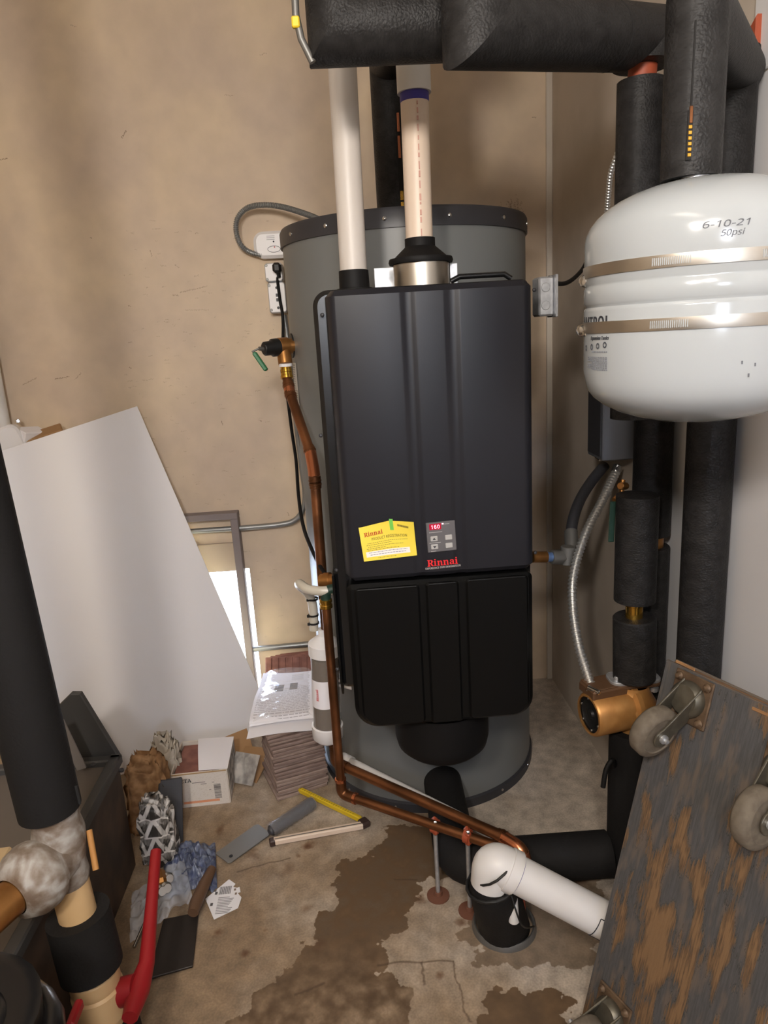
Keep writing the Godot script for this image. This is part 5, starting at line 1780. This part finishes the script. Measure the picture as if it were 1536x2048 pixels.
	im.fill_rect(Rect2i(0, 0, 256, 7), C(170, 140, 100))
	im.fill_rect(Rect2i(40, 150, 170, 12), C(220, 150, 112))
	for i in 26:
		im.fill_rect(Rect2i(190, 70 + i * 3, 32, rng.randi_range(1, 2)), C(60, 58, 60))
	for q in [[90, 52, 62], [130, 62, 28], [185, 58, 10], [166, 96, 10]]: im.fill_rect(Rect2i(q[0], q[1], q[2], 3), C(110, 104, 102))
	var bm := mt("box_print", Color.WHITE, 0.8)
	bm.albedo_texture = itex(im)
	bm.texture_repeat = false
	var bp := mt("box_card", C(206, 196, 184), 0.85)
	s = S()
	box(s, frame * T(Vector3(0, H / 2, D / 2)), Vector3(W, H, 0.005), 0.001)
	put("front_wall", s, bm, bo)
	for q in [[Vector3(0, H / 2, -D / 2), Vector3(W, H, 0.005)], [Vector3(-W / 2, H / 2, 0), Vector3(0.005, H, D)], [Vector3(W / 2, H / 2, 0), Vector3(0.005, H, D)]]:
		s = S()
		box(s, frame * T(q[0]), q[1], 0.001)
		put("side_wall", s, bp, bo)
	var pic := mt("side_print", Color.WHITE, 0.8)
	tripl(pic, Vector3(8, 8, 8), ntex(99, 0.02, C(120, 116, 112), C(196, 190, 182), 128))
	s = S()
	box(s, frame * T(Vector3(W / 2 + 0.003, H * 0.52, 0.0)), Vector3(0.0015, H * 0.75, D * 0.8), 0.0)
	put("side_print", s, pic, bo)
	s = S()
	sheet(s, 8, 8, func(u: float, v: float) -> Vector3: return frame * Vector3(lerpf(0.0, W / 2 + 0.004, u) - 0.03 * v * (1 - u), H + 0.004 + 0.012 * sin(v * 3) * (1 - u) - 0.004 * u, lerpf(D / 2, -D / 2, v)))
	put("lid_flap", s, M["paper"], bo)
	put("box_title", lettering("META", 0.0125, "Droid Serif", true, flat(frame * Vector3(-W * 0.30, H * 0.78, D / 2 + 0.003), frame.basis.x, up), 0.0004), M["ink"], bo)
	for k in [4]:
		s = S()
		box(s, frame * T(Vector3(-0.003, 0.03 + 0.019 * k, 0), Vector3(0, rng.randf_range(-1, 1), 0)), Vector3(W - 0.018, 0.016, D - 0.016), 0.002)
		var t := one("boxed_tile", s, tr, "red-brown tile packed inside the torn white cardboard box", "tile")
	s = S()
	for q in [[Vector3(0.075, 0.03, -0.16), 20.0, Vector3(0.10, 0.06, 0.05)], [Vector3(0.14, 0.02, -0.08), -30.0, Vector3(0.06, 0.05, 0.11)]]:
		box(s, frame * T(q[0], Vector3(30, q[1], 12)), Vector3(0.13, 0.003, 0.13), 0.0)
	one("cardboard_scrap", s, M["cardboard"], "torn brown cardboard flaps between the tile box and the tile stack", "scrap")
	s = S()
	box(s, frame * T(Vector3(0.125, 0.045, -0.02), Vector3(48, -26, 6)), Vector3(0.10, 0.003, 0.10), 0.0)
	var sc := one("cardboard_scrap", s, pic, "printed torn cardboard flap on the floor between box and tile stack", "scrap")
	# paper bags
	var pbm := mt("paper_bag", C(150, 112, 74), 0.85)
	tripl(pbm, Vector3(5, 5, 5), ntex(101, 0.02, C(128, 92, 58), C(168, 128, 88), 256))
	s = S()
	crumpled(s, at(292, 1535, 1.96) * Vector3(1, 0, 1) + Vector3(0, 0.12, 0), Vector3(0.08, 0.135, 0.055), 31, 0.3, 1.3, 0.4)
	one("paper_bag", s, pbm, "crumpled brown paper bag between the machine casing and the tile box", "bag")
	s = S()
	crumpled(s, at(345, 1500, 2.1) * Vector3(1, 0, 1) + Vector3(-0.03, 0.09, -0.02), Vector3(0.05, 0.12, 0.03), 37, 0.45, 1.8, 0.2)
	one("paper_bag", s, mt("bag_grey", C(190, 180, 164), 0.85), "crumpled pale paper tucked behind the brown paper bag", "bag")
	im = Image.create(128, 128, false, Image.FORMAT_RGB8)
	for y in 128:
		for x in 128:
			var cell := Vector2i(x / 32, y / 32)
			var q := Vector2(x % 32, y % 32)
			var up_tri := absf(q.x - 16) < q.y * 0.5
			var edge := absf(absf(q.x - 16) - q.y * 0.5)
			var dark := 56 if up_tri else 92
			if edge < 4.0 or q.y < 3: dark = 224
			elif edge < 6.0: dark = 40
			im.set_pixel(x, y, C(dark, dark - 4, dark - 8))
	var tri_m := mt("bag_print", Color.WHITE, 0.6)
	tripl(tri_m, Vector3(4.6, 4.6, 4.6), itex(im))
	s = S()
	crumpled(s, at(312, 1640, 1.80) * Vector3(1, 0, 1) + Vector3(0, 0.105, 0), Vector3(0.055, 0.105, 0.045), 33, 0.25, 1.3, 0.25)
	one("printed_bag", s, tri_m, "crumpled bag printed with black and white triangles beside the machine casing", "bag")
	s = S()
	box(s, T(fl(362, 1670, 0.0) + Vector3(-0.02, 0.085, -0.0), Vector3(-22, 24, -10)), Vector3(0.07, 0.19, 0.012), 0.002)
	one("dark_slab", s, M["dark_grey"], "dark grey slab leaning between the printed bag and the tile box", "slab")
	# blue and clear plastic
	var blue := mt("blue_plastic", C(98, 108, 132), 0.35)
	tripl(blue, Vector3(6, 6, 6), ntex(103, 0.03, C(62, 70, 104), C(128, 136, 152), 256))
	s = S()
	var b00 := fl(322, 1698, 0)
	var b10 := fl(432, 1684, 0)
	var b01 := fl(338, 1800, 0)
	var b11 := fl(436, 1775, 0)
	var zb := noise(45, 1.0, 2)
	sheet(s, 48, 48, func(u: float, v: float) -> Vector3:
		var m := pow(sin(PI * clampf(u, 0.001, 0.999)) * sin(PI * clampf(v, 0.001, 0.999)), 0.5)
		var p := b00.lerp(b10, u).lerp(b01.lerp(b11, u), v)
		var f := absf(zb.get_noise_2d(u * 4 + v * 2, v * 3)) * 2.0
		return p + Vector3(0.03 * zb.get_noise_2d(v * 4, 9) * m, 0.004 + m * (0.02 + 0.022 * f), 0.03 * zb.get_noise_2d(u * 4, 3)))
	one("blue_bag", s, blue, "crumpled blue plastic bag on the floor beside the grey scraper blade", "bag")
	var cl := mt("clear_plastic", Color(0.9, 0.92, 0.96, 0.32), 0.3)
	cl.transparency = BaseMaterial3D.TRANSPARENCY_ALPHA
	var z2 := noise(43, 1.0, 2)
	var c00 := fl(268, 1800, 0)
	var c10 := fl(372, 1745, 0)
	var c01 := fl(262, 1900, 0)
	var c11 := fl(388, 1815, 0)
	s = S()
	sheet(s, 36, 36, func(u: float, v: float) -> Vector3: return c00.lerp(c10, u).lerp(c01.lerp(c11, u), v) + Vector3(0, 0.03 + 0.03 * absf(z2.get_noise_2d(u * 2.6, v * 2.6)) + 0.02 * u * (1 - v) - 0.022 * absf(v - 0.5), 0))
	one("clear_bag", s, cl, "clear crumpled plastic sheet on the floor under the red lever", "bag")
	var fit := thing("metal_fitting", "shiny metal fitting with a long thin rod beside the red lever", "fitting", fl(318, 1770, 0))
	s = S()
	box(s, T(fl(316, 1765, 0.05), Vector3(0, 20, 0)), Vector3(0.045, 0.05, 0.05), 0.008)
	put("fitting_body", s, M["brass"], fit)
	s = S()
	for q in [[332, 1776], [336, 1757], [322, 1782]]: lathe(s, along(fl(q[0], q[1], 0.055), Vector3(0.5, 0.4, 0.6)), [Vector2(0, -0.02), Vector2(0.016, -0.02), Vector2(0.016, 0), Vector2(0.011, 0.004), Vector2(0.011, 0.012), Vector2(0, 0.012)], 12)
	put("chrome_ends", s, M["chrome"], fit)
	s = S()
	tube(s, [fl(314, 1790, 0.06), fl(268, 1895, 0.03)], 0.0045, 8)
	put("rod", s, M["chrome"], fit)
	# dark trowel with wooden handle
	var tw := thing("trowel", "dark flat trowel blade with a brown handle lying beside the white tag", "trowel", fl(350, 1885, 0))
	s = S()
	var bl: Array = []
	for q in [[327, 1837], [397, 1823], [385, 1931], [296, 1956]]:
		var g := fl(q[0], q[1], 0.012)
		bl.append(Vector2(g.x, -g.z))
	var lay := Transform3D(Basis(Vector3.RIGHT, Vector3.FORWARD, Vector3.UP), Vector3(0, 0.008, 0))
	prism(s, lay, bl, 0.006, 0.001)
	put("blade", s, mt("blade_dark", C(48, 42, 38), 0.5, 0.4), tw)
	s = S()
	tube(s, [fl(386, 1826, 0.03), fl(392, 1806, 0.032), fl(408, 1770, 0.032), fl(424, 1738, 0.03)], [0.014, 0.017, 0.016, 0.012], 12)
	put("handle", s, mt("handle_wood", C(96, 70, 50), 0.6), tw)
	# tag
	var tg: Array = []
	for q in [[411, 1798], [458, 1759], [471, 1768], [466, 1774], [474, 1776], [479, 1774], [481, 1784], [475, 1786], [483, 1795], [481, 1802], [476, 1816], [428, 1839]]:
		var g := fl(q[0], q[1], 0.003)
		tg.append(Vector2(g.x, -g.z))
	im = Image.create(128, 128, false, Image.FORMAT_RGB8)
	im.fill(C(234, 232, 234))
	for i in 14: im.fill_rect(Rect2i(44 + i * 3, 24, 1 + i % 2, 26), C(60, 58, 60))
	for y in range(60, 112, 5): im.fill_rect(Rect2i(46, y, 40 + (y * 3) % 18, 2), C(120, 118, 120))
	for q in [[24, 30], [30, 40], [22, 76]]: im.fill_rect(Rect2i(q[0], q[1], 9, 9), C(80, 78, 80))
	for q in [Rect2i(96, 34, 7, 7), Rect2i(102, 48, 7, 7)]: im.fill_rect(q, C(120, 100, 84))
	var tm := mt("tag_print", Color.WHITE, 0.6)
	tm.albedo_texture = itex(im)
	tm.texture_repeat = false
	s = S()
	prism(s, Transform3D(Basis(Vector3.RIGHT, Vector3.FORWARD, Vector3.UP), Vector3(0, 0.003, 0)), tg, 0.0015, 0.0)
	one("paper_tag", s, tm, "white printed hang tag lying flat on the concrete floor", "tag")
	# scraper
	var sr := thing("scraper", "broad grey steel scraper with a plastic-wrapped grey handle", "scraper", fl(520, 1665, 0))
	bl = []
	for q in [[430, 1706], [510, 1649], [517, 1648], [540, 1665], [538, 1670], [462, 1724], [455, 1725]]:
		var g := fl(q[0], q[1], 0.01)
		bl.append(Vector2(g.x, -g.z))
	s = S()
	prism(s, lay, bl, 0.003, 0.0006)
	var bd := put("blade", s, mt("blade_grey", C(128, 126, 122), 0.45, 0.5), sr)
	s = S()
	var hc := fl(462, 1712, 0.01)
	lathe(s, T(hc + Vector3(0, 0, 0)), [Vector2(0.0055, 0.0), Vector2(0.0055, 0.0008), Vector2(0, 0.0009)], 12)
	put("hang_hole", s, M["ink"], bd)
	s = S()
	var ha := fl(538, 1664, 0.02)
	var hb := fl(628, 1604, 0.022)
	tube(s, [ha, ha.lerp(hb, 0.04), ha.lerp(hb, 0.1), ha.lerp(hb, 0.5), ha.lerp(hb, 0.9), ha.lerp(hb, 0.97), hb], [0.008, 0.016, 0.0185, 0.019, 0.0205, 0.018, 0.008], 20)
	var hm := mt("handle_grey", C(64, 64, 68), 0.4)
	var hd := put("handle", s, hm, sr)
	s = S()
	var z3 := noise(47, 1.0, 2)
	var fr := along(ha, hb - ha)
	var hl := ha.distance_to(hb)
	sheet(s, 24, 30, func(u: float, v: float) -> Vector3:
		var r := 0.0215 + 0.003 * z3.get_noise_2d(sin(u * TAU) * 60, v * 260)
		return fr * Vector3(sin(u * TAU) * r, hl * (0.03 + 0.95 * v), cos(u * TAU) * r))
	put("plastic_wrap", s, film, hd)
	# folding square
	var sq := thing("folding_rule", "folding rule with one yellow and one silver leg on the floor", "rule", fl(725, 1645, 0))
	for k in 2:
		var a: Vector3 = [fl(592, 1576, 0.012), fl(546, 1683, 0.012)][k]
		var b: Vector3 = [fl(722, 1639, 0.012), fl(727, 1650, 0.012)][k]
		s = S()
		var d := (b - a)
		box(s, Transform3D(Basis(d.normalized(), up, d.normalized().cross(up)), (a + b) / 2), Vector3(d.length(), 0.018, 0.014 + 0.006 * k), 0.003)
		var leg := put("leg", s, [M["yellow"], M["pvc_warm"]][k], sq)
		s = S()
		if k == 0:
			for i in 24: box(s, Transform3D(Basis(d.normalized(), up, d.normalized().cross(up)), a.lerp(b, 0.08 + 0.035 * i) + Vector3(0, 0.0092, 0.003)), Vector3(0.0008, 0.0005, 0.006 if i % 5 else 0.01), 0.0)
			put("marks", s, M["ink"], leg)
		else:
			box(s, Transform3D(Basis(d.normalized(), up, d.normalized().cross(up)), (a + b) / 2 + Vector3(0, 0.009, 0.002)), Vector3(d.length() * 0.96, 0.001, 0.003), 0.0)
			put("groove", s, M["steel_grey"], leg)
	s = S()
	box(s, T(fl(728, 1646, 0.012), Vector3(0, 30, 0)), Vector3(0.03, 0.021, 0.034), 0.005)
	put("joint", s, mt("joint_dark", C(62, 46, 42), 0.5), sq)
	s = S()
	var ea := fl(545, 1684, 0.011)
	box(s, T(ea, Vector3(0, 15, 0)), Vector3(0.018, 0.02, 0.022), 0.003)
	put("end_piece", s, M["joint_dark"], sq)

func wood_image() -> Image:
	var w := 640
	var h := 1100
	var g1 := noise(61, 1.0, 4)
	var g2 := noise(62, 1.0, 4)
	var g3 := noise(63, 1.0, 3)
	var out := PackedByteArray()
	out.resize(w * h * 3)
	for j in h:
		for i in w:
			var x := float(i)
			var y := float(j)
			var grain := g1.get_noise_2d(x * 0.12, y * 0.008)
			var fine := g3.get_noise_2d(x * 0.6, y * 0.03)
			var big := g2.get_noise_2d(x * 0.0085 + 40, y * 0.0032)
			var c := Vector3(74, 73, 73) * (1.0 + grain * 0.16 + fine * 0.10)
			c = c.lerp(Vector3(104, 90, 78), clampf(g2.get_noise_2d(x * 0.02, y * 0.006 + 300) * 1.4, 0, 0.7))
			# worn away to bare ply, mostly in the lower half, in streaks along the grain
			var t := y / h
			var wear := big * 1.45 + grain * 0.3 + fine * 0.07 + smoothstep(0.22, 0.55, t) * 0.52 - 0.42 - smoothstep(0.75, 1.0, t) * 0.15 - absf(x / w - 0.36) * 0.25
			if wear > 0.0:
				var k := clampf(wear * 6.0, 0, 1)
				var wc := Vector3(100, 76, 52) * (1.0 + fine * 0.3 + grain * 0.25)
				if wear > 0.22: wc = wc.lerp(Vector3(134, 102, 68), clampf((wear - 0.22) * 2.5, 0, 0.8))
				c = c.lerp(wc, k * 0.9)
			elif wear > -0.035: c *= 0.66
			var k2 := (j * w + i) * 3
			out[k2] = int(clampf(c.x, 0, 255)); out[k2 + 1] = int(clampf(c.y, 0, 255)); out[k2 + 2] = int(clampf(c.z, 0, 255))
	return Image.create_from_data(w, h, false, Image.FORMAT_RGB8, out)

func dolly() -> void:
	var TL := at(1332, 1318, 1.27)
	var TR := fl(1536, 1412, TL.y)
	var BL := fl(1170, 2060, 0)
	var ux := (TR - TL).normalized()
	var dn := BL - TL
	dn = (dn - ux * dn.dot(ux)).normalized()
	var ln := TL.y / -dn.y
	var wd := 0.345
	var n := ux.cross(dn).normalized()
	if n.x > 0: n = -n
	var o := thing("dolly", "worn grey plywood dolly stood on edge against the white wall, casters outward", "dolly", TL + dn * ln + ux * wd / 2)
	var fr := Transform3D(Basis(ux, -dn, ux.cross(-dn)), TL + ux * wd / 2 + dn * ln / 2)
	var sg := signf(fr.basis.z.dot(n))
	var wm := mt("worn_ply", Color.WHITE, 0.7)
	var wi := wood_image()
	wm.albedo_texture = itex(wi)
	wm.texture_repeat = false
	var hm := wi.duplicate() as Image
	hm.bump_map_to_normal_map(2.0)
	wm.normal_enabled = true
	wm.normal_texture = itex(hm)
	wm.normal_scale = 0.5
	var s := S()
	box(s, fr.translated_local(Vector3(0, 0, -0.004 * sg)), Vector3(wd, ln, 0.008), 0.0022)
	put("face_ply", s, wm, o)
	var ply := mt("ply_core", C(150, 108, 66), 0.8)
	tripl(ply, Vector3(3, 3, 3), ntex(111, 0.02, C(110, 78, 50), C(168, 124, 80), 128))
	s = S()
	box(s, fr.translated_local(Vector3(0.002, -0.001, -0.017 * sg)), Vector3(wd - 0.006, ln - 0.004, 0.0175), 0.002)
	put("core_ply", s, ply, o)
	s = S()
	box(s, fr.translated_local(Vector3(0.0, 0, -0.0295 * sg)), Vector3(wd, ln, 0.007), 0.002)
	put("back_ply", s, mt("ply_grey", C(96, 84, 72), 0.8), o)
	# splinters of torn veneer at the top edge
	s = S()
	for q in [[1352, 1322, 1390, 1340], [1400, 1366, 1412, 1386], [1504, 1416, 1536, 1430]]:
		var a := onto(TL, n, 0.001, q[0], q[1])
		var b := onto(TL, n, 0.001, q[2], q[3])
		box(s, Transform3D(Basis((b - a).normalized(), n, (b - a).normalized().cross(n)), (a + b) / 2), Vector3(a.distance_to(b), 0.0025, 0.006), 0.001)
	put("splinter", s, ply, o)
	caster(o, TL, n, ux, dn, 1383, 1398, 1302, 1476, 0.085)
	caster(o, TL, n, ux, dn, 1575, 1545, 1512, 1640, 0.085)
	caster(o, TL, n, ux, dn, 1225, 2030, 1160, 2075, 0.085)

func onto(p: Vector3, n: Vector3, off: float, x: float, y: float) -> Vector3:   # where a sight line meets the plane off metres in front of p
	var v := ray(x, y)
	return EYE + v * ((p + n * off - EYE).dot(n) / v.dot(n))

func caster(o: Node3D, p: Vector3, n: Vector3, ux: Vector3, dn: Vector3, cx: float, cy: float, axx: float, axy: float, size: float) -> void:
	if not M.has("caster_metal"):
		var cm := mt("caster_metal", C(104, 98, 84), 0.42, 0.6)
		tripl(cm, Vector3(8, 8, 8), ntex(113, 0.03, C(92, 87, 75), C(112, 106, 93), 128))
		var rb := mt("caster_rubber", C(104, 92, 76), 0.8)
		tripl(rb, Vector3(9, 9, 9), ntex(114, 0.04, C(92, 82, 70), C(110, 100, 86), 128, 4), nnorm(115, 0.15, 0.8), 0.2)
		tripl(mt("caster_rust", C(104, 82, 62), 0.6, 0.4), Vector3(8, 8, 8), ntex(116, 0.03, C(84, 66, 50), C(120, 98, 76), 128))
	var c := onto(p, n, 0.0, cx, cy)
	var s := S()
	var pf := Transform3D(Basis(ux, -dn, ux.cross(-dn)), c + n * 0.003)
	box(s, pf, Vector3(size, size * 1.1, 0.006), 0.002)
	var k := put("caster", s, M["caster_rust"], o)
	for q in [[-1, -1], [1, -1], [1, 1], [-1, 1]]:
		s = S()
		var bp: Vector3 = pf * Vector3(q[0] * size * 0.37, q[1] * size * 0.41, 0)
		lathe(s, along(bp + n * 0.002, n), [Vector2(0.0085, 0), Vector2(0.0085, 0.004), Vector2(0.006, 0.006), Vector2(0.0045, 0.010), Vector2(0, 0.011)], 10)
		put("bolt", s, M["caster_rust"], k)
	s = S()
	lathe(s, along(c + n * 0.005, n), [Vector2(0.034, 0), Vector2(0.036, 0.006), Vector2(0.034, 0.014), Vector2(0.028, 0.02), Vector2(0.0, 0.021)], 26)
	put("swivel", s, M["caster_metal"], k)
	var ax := onto(p, n, 0.066, axx, axy)
	var trail := (ax - c)
	trail = (trail - n * trail.dot(n))
	var tl := trail.length()
	if tl > 0.07:
		ax -= trail.normalized() * (tl - 0.07)
		trail = trail.normalized() * 0.07
	var t := trail.normalized()
	var side := n.cross(t).normalized()
	s = S()
	var wr := 0.052
	lathe(s, along(ax - side * 0.015, side), [Vector2(0, 0), Vector2(wr - 0.016, 0.0), Vector2(wr - 0.014, -0.002), Vector2(wr - 0.005, 0.0), Vector2(wr, 0.006), Vector2(wr, 0.024), Vector2(wr - 0.005, 0.03), Vector2(wr - 0.014, 0.032), Vector2(wr - 0.016, 0.03), Vector2(0, 0.03)], 34)
	put("wheel", s, M["caster_rubber"], k)
	for sd in [-1.0, 1.0]:
		s = S()
		# yoke leg in the plane of t (x) and n (y)
		var leg: Array = [Vector2(-0.034, 0.016), Vector2(0.036, 0.016)]
		var aN := (ax - c).dot(n)
		var aT := (ax - c).dot(t)
		for i in 9:
			var a := -PI * 0.12 + PI * i / 8.0
			leg.append(Vector2(aT + cos(a) * 0.02, aN + sin(a) * 0.02))
		prism(s, Transform3D(Basis(t, n, t.cross(n)), c + side * sd * 0.0205), leg, 0.004, 0.001)
		put("yoke", s, M["caster_metal"], k)
		s = S()
		lathe(s, along(ax + side * sd * 0.022, side * sd), [Vector2(0.009, 0), Vector2(0.009, 0.006), Vector2(0.005, 0.007), Vector2(0.005, 0.012), Vector2(0, 0.013)], 8)
		put("axle_nut", s, M["galvanized"], k)
